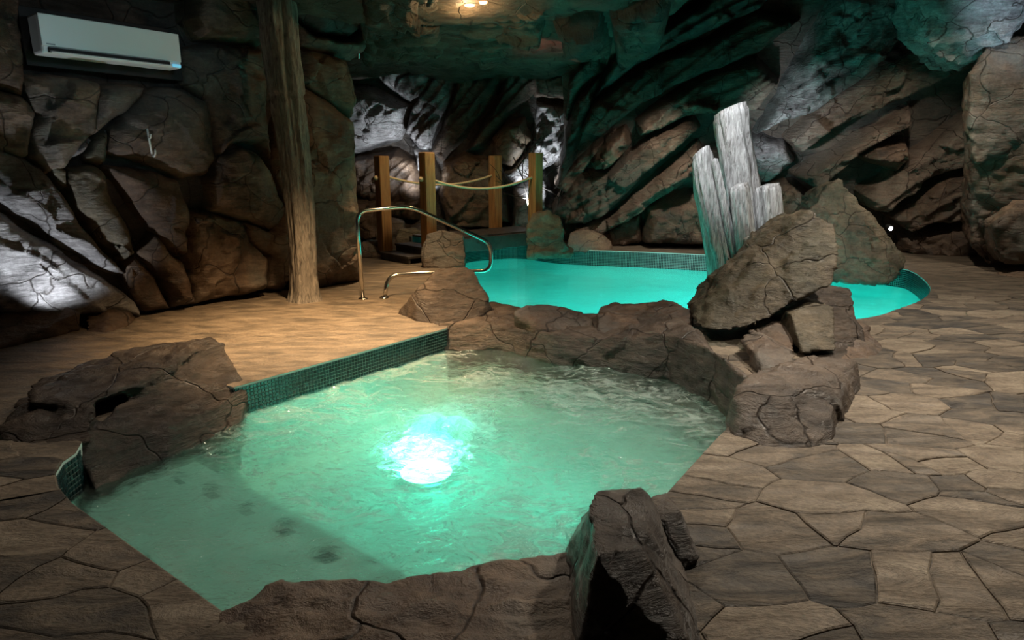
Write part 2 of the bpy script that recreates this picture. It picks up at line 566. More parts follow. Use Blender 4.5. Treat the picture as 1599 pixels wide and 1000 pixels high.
def offset_poly(P, d):
    n = len(P)
    out = []
    for i in range(n):
        a, b, c = P[i - 1], P[i], P[(i + 1) % n]
        e1, e2 = b - a, c - b
        e1 = e1 / (np.linalg.norm(e1) + 1e-9)
        e2 = e2 / (np.linalg.norm(e2) + 1e-9)
        n1, n2 = np.array([-e1[1], e1[0]]), np.array([-e2[1], e2[0]])
        m_ = n1 + n2
        m_ = m_ / max(.35, m_.dot(m_)) * 2
        l = np.linalg.norm(m_)
        if l > 1.8:
            m_ *= 1.8 / l
        out.append(b + m_ * d)
    return out


r2 = np.random.RandomState(11)
A14 = math.radians(-12)
ROT = np.array([[math.cos(A14), -math.sin(A14)], [math.sin(A14), math.cos(A14)]])
seeds = []
gx, gy = .31, .20
for j in range(-4, 46):
    for i in range(-24, 40):
        q = np.array([(i + .5 * (j % 2)) * gx, j * gy]) + r2.uniform(-.75, .75, 2) * (gx, gy)
        if r2.rand() < .80:
            seeds.append(ROT @ q)
seeds = np.array(seeds)
SQ = np.array([1, 1.5])


def stone_zone(p):
    x, y = p
    if not (-4.2 < x < 7.2 and .9 < y < 6.9):
        return False
    d = np.array([x, y * CS + H * SN, 0])
    u = 799.5 + F * x / d[1]
    if not (-260 < u < 1860):
        return False
    if y > 2.9 and x < .9:
        return False
    return True


def outline_cut(cell):
    """cell minus both basin openings, as boundary loops"""
    inn = [inside(POOL, p) or inside(SPA, p) for p in cell]
    cen = np.mean(cell, 0)
    near = min(np.min(np.linalg.norm(POOL - cen, axis=1)), np.min(np.linalg.norm(SPA - cen, axis=1)))
    seg = any(inn)
    if all(inn) and (inside(POOL, cen) or inside(SPA, cen)):
        return []
    if not seg and near > 1.2:
        return [cell]
    verts = [Vector(p) for p in cell]
    ed = [(i, (i + 1) % len(cell)) for i in range(len(cell))]
    for O in (POOL, SPA):
        n0 = len(verts)
        verts += [Vector(p) for p in O]
        ed += [(n0 + i, n0 + (i + 1) % len(O)) for i in range(len(O))]
    vo, eo, fo, *_ = delaunay_2d_cdt(verts, ed, [], 0, 1e-5)
    vo = [np.array(v) for v in vo]
    keep = []
    for f in fo:
        c = np.mean([vo[i] for i in f], 0)
        if inside(cell, c) and not inside(POOL, c) and not inside(SPA, c):
            keep.append(tuple(f))
    if not keep:
        return []
    if len(keep) and not any(inside(cell, p) for O in (POOL, SPA) for p in O) and not seg:
        return [cell]
    cnt = {}
    for f in keep:
        for i in range(len(f)):
            cnt[(f[i - 1], f[i])] = 1
    bd = {a: b for (a, b) in cnt if (b, a) not in cnt}
    loops = []
    while bd:
        s0, b = bd.popitem()
        L = [s0]
        while b != s0 and b in bd:
            L.append(b)
            b = bd.pop(b)
        P = [vo[i] for i in L]
        ar = sum(P[i - 1][0] * P[i][1] - P[i][0] * P[i - 1][1] for i in range(len(P))) / 2
        if len(P) > 2 and abs(ar) > .004:
            loops.append(P if ar > 0 else P[::-1])
    return loops


n_st = 0
cand = [i for i in range(len(seeds)) if stone_zone(seeds[i])]
cand.sort(key=lambda i: seeds[i][1] + .25 * abs(seeds[i][0] - .5))
for i in cand:
    c = seeds[i]
    dd = np.linalg.norm((seeds - c) * SQ, axis=1)
    cell = [c + np.array(k) for k in ((-1, -1), (1, -1), (1, 1), (-1, 1))]
    for j in np.argsort(dd)[1:22]:
        a_, b_ = c * SQ, seeds[j] * SQ
        cs = clip([p * SQ for p in cell], a_, b_)
        cell = [p / SQ for p in cs]
        if len(cell) < 3:
            break
    if len(cell) < 3 or n_st >= 298:
        continue
    # rough edges: subdivide and jitter consistently by position
    fine_ = []
    for k in range(len(cell)):
        p, q = cell[k], cell[(k + 1) % len(cell)]
        ns = max(1, int(np.linalg.norm(q - p) / .07))
        fine_ += [p + (q - p) * t / ns for t in range(ns)]
    A = np.array([[p[0], p[1], 0] for p in fine_])
    jit = np.stack([noise(A * 5.5 + 3), noise(A * 5.5 + 40)], 1) * .028 + np.stack([noise(A * 14 + 3), noise(A * 14 + 40)], 1) * .008
    cell = list(A[:, :2] + jit)
    for P in outline_cut(cell):
        if len(P) < 3:
            continue
        P = [np.array(p) for p in P]
        z1 = .007 + r2.uniform(-.002, .004)
        o1, o2 = offset_poly(P, .0022), offset_poly(P, .008)
        n = len(P)
        V = [(p[0], p[1], -.004) for p in o1] + [(p[0], p[1], z1 - .004) for p in o1] + [(p[0], p[1], z1) for p in o2]
        Fc = [(k, (k + 1) % n, n + (k + 1) % n, n + k) for k in range(n)] + [(n + k, n + (k + 1) % n, 2 * n + (k + 1) % n, 2 * n + k) for k in range(n)]
        Fc.append(tuple(range(2 * n, 3 * n)))
        mesh_obj('flagstone', V, Fc, M['flagstone'], floor, smooth=False)
        n_st += 1

# ------------------------------------------------------------------ rock walls: base relief plus slabs
class Plane:
    def __init__(s, O, es, et):
        s.O = np.array(O, float)
        s.es = np.array(es, float) / np.linalg.norm(es)
        et = np.array(et, float)
        et = et - s.es * et.dot(s.es)
        s.et = et / np.linalg.norm(et)
        s.n = np.cross(s.es, s.et)
        if s.n.dot(C0 + (0, 4, 0) - s.O) < 0:
            s.n = -s.n

    def px(s, u, v):
        d = ray(u, v)
        t = (s.O - C0).dot(s.n) / d.dot(s.n)
        p = C0 + d * t - s.O
        return np.array([p.dot(s.es), p.dot(s.et)])

    def pt(s, st, h):
        return s.O + st[:, :1] * s.es + st[:, 1:2] * s.et + h[:, None] * s.n


def grid_faces(ns, nt_, keep=None):
    idx = np.arange(ns * nt_).reshape(nt_, ns)
    q = np.stack([idx[:-1, :-1], idx[:-1, 1:], idx[1:, 1:], idx[1:, :-1]], -1).reshape(-1, 4)
    if keep is not None:
        q = q[keep[q].any(1)]
        used, inv = np.unique(q, return_inverse=True)
        return inv.reshape(-1, 4), used
    return q, None


def base_wall(name, pl, s0, s1, t0, t1, m, res=.07, amp=.10, depth=-.16, label='', zlift=None):
    ns, nt_ = int((s1 - s0) / res) + 1, int((t1 - t0) / res) + 1
    ss, tt = np.meshgrid(np.linspace(s0, s1, ns), np.linspace(t0, t1, nt_))
    st = np.stack([ss.ravel(), tt.ravel()], 1)
    p0 = pl.pt(st, np.zeros(len(st)))
    h = depth + amp * fbm(p0 * .9, 4) + .03 * ridged(p0 * 3, 2)
    if zlift is not None:
        h = h + zlift(p0)
    q, _ = grid_faces(ns, nt_)
    o = mesh_obj(name, pl.pt(st, h), q, m)
    tag(o, label, 'wall' if 'wall' in name else 'ceiling', kind='structure')
    return o


def slab(parent, pl, px, d, m, ang=None, amp=.035, edge=.04, tilt=(0, 0), dome=.0, res=.025, strata=.0, sfreq=5, name='rock_slab', st=None, fac=1.0):
    P = np.array([pl.px(u, v) for u, v in px]) if st is None else np.array(st)
    lo, hi = P.min(0) - .12, P.max(0) + .12
    res = max(res, math.sqrt((hi - lo).prod() / 22000))
    ns, nt_ = int((hi[0] - lo[0]) / res) + 2, int((hi[1] - lo[1]) / res) + 2
    ss, tt = np.meshgrid(np.linspace(lo[0], hi[0], ns), np.linspace(lo[1], hi[1], nt_))
    X = np.stack([ss.ravel(), tt.ravel()], 1)
    p0 = pl.pt(X, np.zeros(len(X)))
    dist = np.full(len(X), 9.0)
    ins = np.zeros(len(X), bool)
    for i in range(len(P)):
        a, b = P[i - 1], P[i]
        e = b - a
        t = np.clip(((X - a) @ e) / (e @ e + 1e-9), 0, 1)
        dist = np.minimum(dist, np.linalg.norm(X - a - t[:, None] * e, axis=1))
        cr = (a[1] > X[:, 1]) != (b[1] > X[:, 1])
        with np.errstate(divide='ignore', invalid='ignore'):
            xi = (b[0] - a[0]) * (X[:, 1] - a[1]) / (b[1] - a[1]) + a[0]
        ins ^= cr & (X[:, 0] < xi)
    sd = np.where(ins, dist, -dist) + .022 * fbm(p0 * 4, 3)
    w_ = sstep(sd, 0, edge * 1.6)
    h = d * (1 - np.exp(-np.maximum(sd, 0) / edge)) + np.minimum(sd, 0) * 5
    c = P.mean(0)
    h = h + w_ * ((X - c) @ np.array(tilt)) + dome * np.minimum(np.maximum(sd, 0), .5)
    wp = p0 + .06 * np.stack([noise(p0 * 3 + 9), noise(p0 * 3 + 31), noise(p0 * 3 + 57)], 1)
    h = h + w_ * (amp * fbm(p0 * 1.7 + 5, 5) + amp * .4 * (ridged(p0 * 3.1, 2) - 1) + fac * (.22 * facet(wp, 1.7) + .22 * facet(wp, 4.5)))
    if strata:
        a = math.radians(ang or 0)
        al = X @ np.array([math.cos(a), math.sin(a)])
        ac = X @ np.array([-math.sin(a), math.cos(a)])
        q3 = np.stack([al * .55, ac * sfreq * .5, np.full(len(X), P[0][0])], 1)
        lay = ac * sfreq + 1.1 * fbm(np.stack([al * .5, ac * 1.2, np.zeros(len(X))], 1), 3)
        saw = lay - np.floor(lay)
        h = h + w_ * strata * (sstep(saw, 0, .85) - sstep(saw, .88, 1.0) + .9 * ridged(q3, 3) - 1.0)
    h = np.maximum(h, -.35)
    keep = sd > -.05
    if keep.sum() < 6:
        return None
    q, used = grid_faces(ns, nt_, keep)
    return mesh_obj(name, pl.pt(X[used], h[used]), q, m, parent)


# --- left wall
eL = np.array([.62, .785, 0])
PL = Plane((-1.94, 7.8, 0), eL, (0, 0, 1))
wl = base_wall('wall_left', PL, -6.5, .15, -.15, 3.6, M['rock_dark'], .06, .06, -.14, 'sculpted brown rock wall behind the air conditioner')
X_ = M['rock_wall']
LEFT = [
    ([(-90, -90), (22, -90), (28, 30), (34, 108), (33, 146), (0, 134), (-90, 120)], .14, X_, {}),
    ([(-90, 136), (0, 141), (34, 152), (53, 178), (46, 200), (40, 238), (26, 240), (-90, 205)], .10, X_, {}),
    ([(40, 122), (110, 124), (154, 132), (147, 204), (120, 234), (100, 260), (72, 266), (52, 244), (49, 212), (60, 180), (40, 150)], .13, X_, dict(dome=.10)),
    ([(158, 133), (224, 138), (221, 150), (191, 177), (150, 205), (149, 190)], .09, X_, {}),
    ([(171, 204), (163, 254), (136, 246), (150, 218)], .08, M['rock_olive'], {}),
    ([(117, 239), (122, 228), (140, 216), (144, 219), (130, 236), (119, 243)], .15, M['rock_grey'], dict(edge=.02)),
    ([(227, 147), (245, 139), (290, 142), (318, 160), (328, 200), (331, 248), (322, 268), (275, 272), (240, 259), (172, 236), (175, 203), (194, 181)], .24, M['rock_wall'], dict(dome=.16, edge=.10)),
    ([(287, 78), (330, 72), (404, 78), (412, 130), (420, 248), (400, 223), (365, 221), (345, 240), (338, 235), (334, 190), (321, 155), (287, 133)], .13, X_, dict(dome=.12)),
    ([(342, 247), (368, 227), (395, 236), (420, 272), (442, 330), (424, 358), (380, 341), (332, 328), (328, 285)], .16, M['rock_brown'], dict(dome=.1)),
    ([(168, 262), (240, 268), (275, 285), (292, 330), (286, 396), (268, 392), (240, 358), (197, 300)], .18, M['rock_brown'], dict(dome=.08)),
    ([(112, 268), (150, 263), (163, 272), (172, 312), (199, 360), (211, 394), (190, 407), (150, 372), (117, 320), (107, 286)], .14, M['rock_olive'], {}),
    ([(-90, 216), (0, 237), (62, 264), (100, 310), (128, 356), (192, 424), (160, 418), (82, 370), (0, 313), (-90, 258)], .20, M['rock_grey'], dict(strata=.03, ang=-42, sfreq=3, amp=.05)),
    ([(-90, 280), (0, 334), (80, 386), (150, 432), (203, 470), (214, 492), (130, 490), (50, 490), (-90, 500)], .20, M['rock_grey'], dict(strata=.04, ang=-35, sfreq=3, amp=.06)),
    ([(193, 415), (214, 402), (240, 432), (262, 480), (225, 484), (207, 462)], .14, M['rock_brown'], {}),
    ([(217, 396), (240, 367), (266, 398), (283, 410), (303, 470), (266, 478), (246, 430)], .20, M['rock_brown'], {}),
    ([(70, 250), (104, 268), (104, 292), (90, 280)], .08, M['rock_olive'], {}),
    ([(293, 402), (293, 337), (330, 335), (378, 350), (387, 380), (416, 402), (412, 450), (308, 470)], .16, X_, dict(amp=.07)),
    ([(384, 348), (425, 364), (444, 336), (452, 430), (442, 452), (420, 448), (420, 400), (392, 376)], .13, X_, {}),
    ([(424, 250), (440, 180), (470, 200), (470, 330), (450, 335)], .08, X_, {}),
    ([(470, 78), (530, 92), (545, 150), (546, 184), (470, 128)], .22, M['rock_olive'], dict(tilt=(.2, 0))),
    ([(466, 136), (505, 158), (548, 192), (552, 250), (556, 340), (557, 437), (488, 452), (455, 440), (452, 300)], .28, M['rock_brown'], dict(dome=.08, edge=.09)),
    ([(293, -90), (402, -90), (408, 68), (385, 66), (310, 58), (290, 30)], .42, M['rock_olive'], dict(dome=.1)),
    ([(452, -90), (552, -90), (549, 46), (540, 56), (490, 50), (458, 22)], .40, M['rock_dark'], {}),
    ([(456, 30), (488, 56), (542, 62), (562, 46), (564, 84), (520, 84), (470, 72)], .26, X_, {}),
]
for px, d, m, k in LEFT:
    c_ = np.mean(px, 0)
    slab(wl, PL, [c_ + (np.array(q) - c_) * 1.03 for q in px], d * .75, m, **{'res': .018, 'fac': .55, **k})

# --- back wall, alcove side
PB = Plane((-3.6, 12.45, 0), (1, -.03, 0), (0, -.10, 1))
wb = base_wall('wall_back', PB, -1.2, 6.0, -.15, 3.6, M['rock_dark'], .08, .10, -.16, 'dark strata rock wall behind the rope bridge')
ST, GR, BR = M['rock_strata'], M['rock_grey'], M['rock_brown']
BACK = [
    ([(520, 128), (580, 138), (640, 166), (632, 200), (624, 216), (560, 238), (520, 240)], .75, GR, dict(edge=.12, amp=.05, tilt=(0, -.15))),
    ([(556, 70), (600, 78), (642, 86), (684, 108), (668, 150), (642, 160), (600, 130)], .35, GR, dict(strata=.10, ang=48, sfreq=4)),
    ([(645, 166), (686, 110), (718, 92), (702, 158), (668, 236), (655, 232), (634, 208)], .35, GR, dict(strata=.10, ang=55, sfreq=4)),
    ([(640, 212), (668, 240), (692, 290), (676, 300), (655, 262)], .45, GR, dict(strata=.08, ang=50)),
    ([(722, 92), (800, 78), (772, 150), (722, 218), (692, 250), (674, 236), (706, 162)], .30, ST, dict(strata=.09, ang=52)),
    ([(804, 82), (850, 92), (838, 140), (800, 178), (752, 232), (728, 236), (778, 152)], .34, ST, dict(strata=.08, ang=50)),
    ([(790, 190), (818, 184), (832, 218), (800, 262), (770, 248), (770, 215)], .40, BR, dict(dome=.3)),
    ([(838, 160), (872, 164), (905, 170), (920, 200), (890, 240), (850, 262), (802, 290), (790, 270), (834, 228)], .32, GR, dict(strata=.08, ang=45, amp=.10)),
    ([(694, 254), (728, 240), (766, 250), (784, 290), (800, 345), (700, 350), (684, 302)], .38, BR, dict(dome=.15, amp=.08)),
    ([(556, 246), (620, 236), (648, 250), (658, 290), (655, 345), (600, 335), (556, 300)], .36, BR, dict(strata=.05, ang=40)),
    ([(540, 306), (598, 306), (604, 370), (540, 372)], .60, BR, {}),
    ([(606, 340), (660, 350), (700, 356), (700, 392), (600, 392)], .45, BR, {}),
    ([(804, 294), (850, 268), (872, 330), (900, 366), (868, 380), (790, 372), (800, 345)], .32, GR, dict(amp=.09)),
    ([(850, 30), (905, 60), (924, 150), (900, 160), (836, 150), (826, 100)], .60, ST, dict(amp=.10)),
    ([(700, 354), (790, 352), (800, 384), (700, 390)], .30, BR, {}),
]
for px, d, m, k in BACK:
    slab(wb, PB, px, d, m, **k)

# --- back wall, right side: leaning bedded slabs
PR = Plane((1.0, 11.75, 0), (5.9, -1.25, 0), (-.05, -.26, 1))
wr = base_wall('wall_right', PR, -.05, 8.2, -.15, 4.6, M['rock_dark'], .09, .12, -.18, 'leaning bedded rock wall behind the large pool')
K = dict(strata=.05, ang=36, sfreq=6.5, amp=.05)
RIGHT = [
    ([(872, 292), (884, 205), (902, 150), (938, 118), (926, 165), (904, 212), (892, 258)], .30, ST, K),
    ([(884, 190), (890, 120), (930, 60), (960, 60), (938, 110), (905, 140)], .45, ST, K),
    ([(905, 205), (925, 160), (1010, 98), (1100, 62), (1180, 20), (1250, 30), (1180, 82), (1060, 130), (985, 172), (940, 212)], .40, ST, K),
    ([(930, 150), (960, 80), (1060, 20), (1150, -30), (1240, -40), (1180, 14), (1090, 56), (1000, 96)], .65, M['rock_dark'], K),
    ([(866, 290), (900, 256), (925, 232), (960, 205), (920, 258), (886, 302)], .22, ST, K),
    ([(920, 250), (945, 215), (975, 200), (986, 222), (955, 258), (930, 263)], .42, BR, dict(strata=.03, ang=36)),
    ([(862, 330), (905, 268), (948, 268), (1000, 222), (1080, 182), (1092, 200), (1010, 268), (950, 330), (915, 345), (885, 345)], .32, ST, K),
    ([(1000, 212), (992, 190), (1062, 138), (1120, 112), (1180, 90), (1215, 130), (1180, 170), (1100, 176), (1070, 182)], .34, ST, K),
    ([(896, 350), (952, 336), (1012, 284), (1088, 222), (1110, 250), (1040, 300), (990, 335), (930, 368)], .40, ST, K),
    ([(1000, 374), (1012, 318), (1040, 306), (1086, 296), (1110, 300), (1110, 376)], .55, BR, dict(tilt=(0, -.2), edge=.09)),
    ([(915, 370), (950, 350), (1000, 335), (1002, 378), (930, 384)], .24, BR, {}),
    ([(1182, 208), (1216, 150), (1266, 60), (1312, -40), (1425, -40), (1430, 30), (1330, 128), (1270, 168), (1228, 182)], .50, GR, dict(strata=.09, ang=50, sfreq=3, amp=.08)),
    ([(1226, 214), (1290, 152), (1400, 82), (1490, 36), (1520, 100), (1400, 156), (1310, 192), (1246, 238)], .34, ST, K),
    ([(1110, 240), (1180, 214), (1224, 222), (1240, 250), (1200, 282), (1110, 290)], .30, GR, dict(amp=.08)),
    ([(1236, 272), (1312, 228), (1420, 164), (1416, 190), (1332, 240), (1272, 292)], .42, ST, K),
    ([(1337, 240), (1360, 222), (1414, 218), (1418, 240), (1394, 266), (1352, 252)], .62, BR, dict(tilt=(0, .2), edge=.1)),
    ([(1342, 302), (1422, 240), (1530, 160), (1530, 244), (1440, 278), (1382, 328), (1352, 322)], .40, ST, K),
    ([(1386, 336), (1446, 286), (1530, 250), (1530, 330), (1500, 338), (1440, 342), (1412, 356)], .46, BR, K),
    ([(1400, 366), (1440, 350), (1530, 338), (1530, 396), (1440, 398), (1400, 392)], .40, BR, {}),
    ([(1180, 294), (1240, 284), (1266, 310), (1240, 345), (1180, 345)], .3, BR, {}),
    ([(1100, 352), (1240, 352), (1330, 330), (1390, 372), (1390, 392), (1100, 382)], .3, BR, {}),
]
for px, d, m, k in RIGHT:
    slab(wr, PR, px, d, m, **k)

# side walls out of the photograph's frame close the room
PS = Plane((7.5, 11, 0), (0, -1, 0), (0, 0, 1))
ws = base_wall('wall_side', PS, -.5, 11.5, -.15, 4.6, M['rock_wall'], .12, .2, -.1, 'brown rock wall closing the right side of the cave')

# --- ceiling
PC = Plane((-5, -.6, 2.95), (1, 0, 0), (0, 1, 0))


def lift(p):
    return -1.25 * sstep(p[:, 0], 1.2, 3.4) + .05 * ridged(np.stack([p[:, 0] * .35, p[:, 1] * 2.2, p[:, 2]], 1), 3)


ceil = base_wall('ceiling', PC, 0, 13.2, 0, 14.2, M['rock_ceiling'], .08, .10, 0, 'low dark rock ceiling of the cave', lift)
CEIL = [
    ([(560, -40), (700, -40), (690, 28), (560, 40)], .12), ([(705, 14), (860, -10), (850, 40), (700, 44)], .10),
    ([(560, 46), (690, 34), (700, 70), (560, 88)], .12), ([(700, 50), (850, 46), (820, 84), (704, 84)], .10),
    ([(860, 20), (940, 4), (960, 50), (900, 72)], .25), ([(950, 0), (1050, -20), (1040, 40), (960, 60)], .3),
]
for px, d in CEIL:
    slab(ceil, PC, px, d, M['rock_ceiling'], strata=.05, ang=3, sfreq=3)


# ------------------------------------------------------------------ free-standing rocks
def hull_mesh(sets):
    me = bpy.data.meshes.new('hull')
    bm = bmesh.new()
    for pts in sets:
        vs = [bm.verts.new(Vector(p)) for p in pts]
        r = bmesh.ops.convex_hull(bm, input=vs)
        bmesh.ops.delete(bm, geom=list({g for g in r['geom_interior'] + r['geom_unused'] if isinstance(g, bmesh.types.BMVert)}), context='VERTS')
    bm.to_mesh(me)
    bm.free()
    return me


def rock_geo(sets, voxel, amp, strata=0, bed=(0, 0, 1), sfreq=9, smooth_it=1, seed=0, fac=.15):
    me = hull_mesh(sets)
    t = bpy.data.objects.new('tmp', me)
    COL.objects.link(t)
    md = t.modifiers.new('r', 'REMESH')
    md.mode = 'VOXEL'
    md.voxel_size = voxel
    sm = t.modifiers.new('s', 'SMOOTH')
    sm.iterations = smooth_it
    sm.factor = .5
    dg = bpy.context.evaluated_depsgraph_get()
    me2 = bpy.data.meshes.new_from_object(t.evaluated_get(dg))
    bpy.data.objects.remove(t)
    bpy.data.meshes.remove(me)
    n = len(me2.vertices)
    co = np.empty(n * 3)
    me2.vertices.foreach_get('co', co)
    co = co.reshape(-1, 3)
    no = np.empty(n * 3)
    me2.vertex_normals.foreach_get('vector', no)
    no = no.reshape(-1, 3)
    p = co + seed * 3.7
    wp = p + .05 * np.stack([noise(p * 4 + 9), noise(p * 4 + 31), noise(p * 4 + 57)], 1)
    d = amp * .7 * (fbm(p * 3.0, 6, .6)) + amp * .4 * (ridged(p * 5.2, 3) - 1) + fac * (.30 * facet(wp, 2.6, seed) + .26 * facet(wp, 7.0, seed + 3))
    if strata:
        b = np.array(bed, float)
        b /= np.linalg.norm(b)
        lay = (p @ b) * sfreq + 1.2 * fbm(p * 1.6, 3)
        saw = lay - np.floor(lay)
        d = d + strata * (sstep(saw, 0, .8) - sstep(saw, .86, 1) - .5)
    co = co + no * d[:, None]
    fs = [tuple(f.vertices) for f in me2.polygons]
    bpy.data.meshes.remove(me2)
    return co, fs


def solid(front, depth, shrink=.75, rise=0.0, low=None):
    """front silhouette points [(u, v, y)] given a body reaching depth metres back"""
    A = np.array([W(*p) for p in front])
    c = A.mean(0)
    B = c + (A - c) * shrink + np.array([0, depth, rise])
    pts = list(A) + list(B)
    if low is not None:
        pts += [np.array([p[0], p[1], low]) for p in pts if p[2] < low + .30]
    return pts


rock_seed = [0]


def rock(name, sets, m, label=None, parent=None, voxel=.03, amp=.016, cat='rock', group=None, **k):
    rock_seed[0] += 1
    co, fs = rock_geo(sets, voxel, amp, seed=rock_seed[0], **k)
    o = mesh_obj(name, co, fs, m, parent, recenter=parent is None)
    if parent is None:
        tag(o, label, cat, group)
    return o


BO, OL = M['rock_boulder'], M['rock_olive']
low = lambda P, z: [np.array([p[0], p[1], z]) for p in P]

# cone rock by the handrail
fr = [G(621, 490), G(650, 502), G(700, 509), G(745, 503), G(776, 492)]
rock('boulder', [fr + low(fr, -.3) + [p + (.05, .55, 0) for p in fr[1:4]] + [W(650, 452, 5.75), W(686, 418, 5.95), W(722, 414, 6.0), W(740, 424, 6.0), W(765, 468, 5.85)]],
     BO, 'cone-shaped brown boulder in front of the steel handrail', voxel=.02)
rock('boulder', [solid([(667, 366, 8.95), (690, 360, 9.0), (724, 366, 8.95), (728, 412, 8.75), (690, 420, 8.7), (662, 415, 8.75), (657, 390, 8.85)], .45, low=-.2)],
     BR, 'squat reddish block boulder beside the bridge steps', voxel=.025)
rock('boulder', [solid([(824, 396, 9.75), (820, 362, 9.85), (834, 334, 9.95), (856, 328, 10), (876, 340, 9.95), (882, 376, 9.8), (880, 398, 9.75)], .6, low=-.5),
                 solid([(824, 404, 9.7), (826, 388, 9.75), (880, 378, 9.8), (898, 392, 9.9), (890, 404, 9.8)], .6, low=-.5)],
     OL, 'round grey boulder standing in the pool at the bridge end', voxel=.025, amp=.04)
rock('boulder', [solid([(884, 384, 10.75), (890, 364, 10.9), (915, 358, 11.0), (945, 368, 11.0), (956, 380, 10.9), (950, 390, 10.8)], .4, low=-.05)],
     BR, 'low flat brown rock on the deck right of the round boulder', voxel=.025)
rock('boulder', [solid([(710, 354, 11.95), (716, 342, 12.0), (745, 338, 12.0), (770, 345, 12.0), (774, 356, 11.95)], .35, low=-.05)],
     BR, 'flat-topped rock behind the middle of the bridge deck', voxel=.03)
rock('boulder', [solid([(584, 366, 10.9), (588, 346, 11), (610, 340, 11.1), (630, 348, 11), (632, 368, 10.9)], .5, low=-.05)],
     BR, 'rounded rock behind the leftmost bridge post', voxel=.03)
rock('boulder', [solid([(562, 402, 9.75), (562, 378, 9.9), (598, 376, 9.95), (602, 400, 9.75)], .5, low=-.05)],
     BR, 'low square rock left of the bridge steps', voxel=.03)
rock('boulder', [solid([(618, 372, 10.3), (620, 358, 10.4), (650, 354, 10.45), (664, 366, 10.35)], .2, low=-.05)],
     OL, 'small pale rock behind the upper bridge step', voxel=.03)

# divider between spa and pool
stn = [(682, 513, 547), (715, 508, 546), (790, 505, 549), (860, 523, 568), (940, 531, 576), (1040, 522, 592), (1110, 542, 628), (1165, 588, 672)]
prof = []
for u, vt, vb in stn:
    b = G(u, vb, SPA_W)
    y = b[1]
    tpt = W(u, vt, y + .12)
    tpt[2] = max(tpt[2], .03)
    prof.append([b + (0, .05, -.45), b, W(u, (vt + vb) / 2 + 2, y + .03), tpt, tpt * (1, 0, 1) + (0, y + 1.0, .0), np.array([b[0], y + .95, -.5])])
rock('rock_divider', [prof[i] + prof[i + 1] for i in range(len(prof) - 1)], BO, 'low dark rock divider between the spa and the large pool', voxel=.02, amp=.014, strata=.01, bed=(.15, .2, 1))
rock('ledge_stone', [solid([(802, 490, 5.35), (816, 483, 5.45), (880, 488, 5.45), (924, 498, 5.4), (931, 518, 5.2), (905, 524, 5.1), (840, 514, 5.15)], .32, .8, low=-.08)],
     BR, 'long flat ledge stone on the divider, nearest the cone boulder', voxel=.018)
rock('ledge_stone', [solid([(932, 492, 5.3), (960, 484, 5.4), (1060, 478, 5.4), (1082, 486, 5.35), (1080, 508, 5.1), (1000, 531, 4.95), (936, 526, 5.05)], .35, .8, low=-.08)],
     BR, 'wider flat ledge stone on the divider, against the slanted slab', voxel=.018)

# slanted slab and the heap beneath
rock('rock_slab', [solid([(1082, 504, 5.05), (1110, 460, 5.2), (1180, 396, 5.35), (1226, 358, 5.4), (1250, 470, 4.85), (1190, 497, 4.8), (1168, 518, 4.75), (1098, 516, 4.85)], .5, .85),
                   solid([(1180, 396, 5.35), (1240, 340, 5.4), (1262, 333, 5.4), (1302, 350, 5.35), (1311, 376, 5.2), (1302, 444, 4.9), (1240, 476, 4.8)], .55, .85)],
     OL, 'big slanted olive-brown slab leaning in front of the driftwood', voxel=.025, amp=.03, strata=.014, bed=(-.6, 0, .8))
rock('pointed_rock', [solid([(1262, 334, 8.6), (1296, 286, 8.75), (1312, 280, 8.8), (1328, 300, 8.8), (1320, 445, 8.3), (1268, 440, 8.3)], .7, .7, low=-.5),
                      solid([(1312, 290, 8.8), (1330, 300, 8.8), (1378, 356, 8.75), (1420, 408, 8.6), (1400, 420, 8.45), (1392, 448, 8.3), (1318, 446, 8.3)], .7, .8, low=-.5)],
     OL, 'tall pointed rock at the right end of the large pool', voxel=.035, amp=.035, strata=.02, bed=(.75, 0, .6))
rock('boulder', [solid([(1186, 520, 5.0), (1200, 478, 5.2), (1300, 448, 5.3), (1328, 450, 5.3), (1342, 500, 4.95), (1356, 545, 4.6), (1312, 606, 4.1), (1236, 560, 4.5)], .7, .85, low=-.2)],
     BO, 'faceted dark boulder under the slanted slab', voxel=.025, amp=.025)
rock('boulder', [solid([(1322, 506, 4.95), (1354, 508, 4.95), (1384, 548, 4.66), (1340, 604, 4.05), (1318, 592, 4.1)], .35, .9, low=-.15)],
     BR, 'brown wedge rock at the right foot of the heap', voxel=.022)
rock('boulder', [solid([(1096, 530, 4.95), (1180, 510, 5.1), (1236, 545, 4.7), (1190, 600, 4.1), (1140, 625, 3.9), (1106, 590, 4.3)], .6, .9, low=-.5)],
     OL, 'olive dark rock sloping from the slab into the spa', voxel=.025, amp=.03)
rock('boulder', [solid([(1180, 552, 4.2), (1200, 530, 4.4), (1242, 548, 4.3), (1250, 580, 4.0), (1200, 600, 3.9)], .35, .9)],
     BR, 'small brown stone wedged above the block-shaped boulder', voxel=.018)
rock('boulder', [solid([(1236, 492, 4.75), (1262, 470, 4.9), (1302, 480, 4.8), (1306, 548, 4.45), (1252, 552, 4.45)], .5, .9)],
     OL, 'pale faceted stone lodged in the middle of the heap', voxel=.016, amp=.01)
rock('boulder', [solid([(1186, 522, 4.75), (1212, 500, 4.85), (1244, 518, 4.75), (1236, 562, 4.45), (1194, 560, 4.5)], .5, .9)],
     BR, 'squarish brown stone tucked under the slanted slab', voxel=.016, amp=.01)
blk = [G(1134, 672, -.02), G(1150, 686), G(1200, 701), G(1262, 702), G(1300, 693), G(1342, 604), G(1328, 640)]
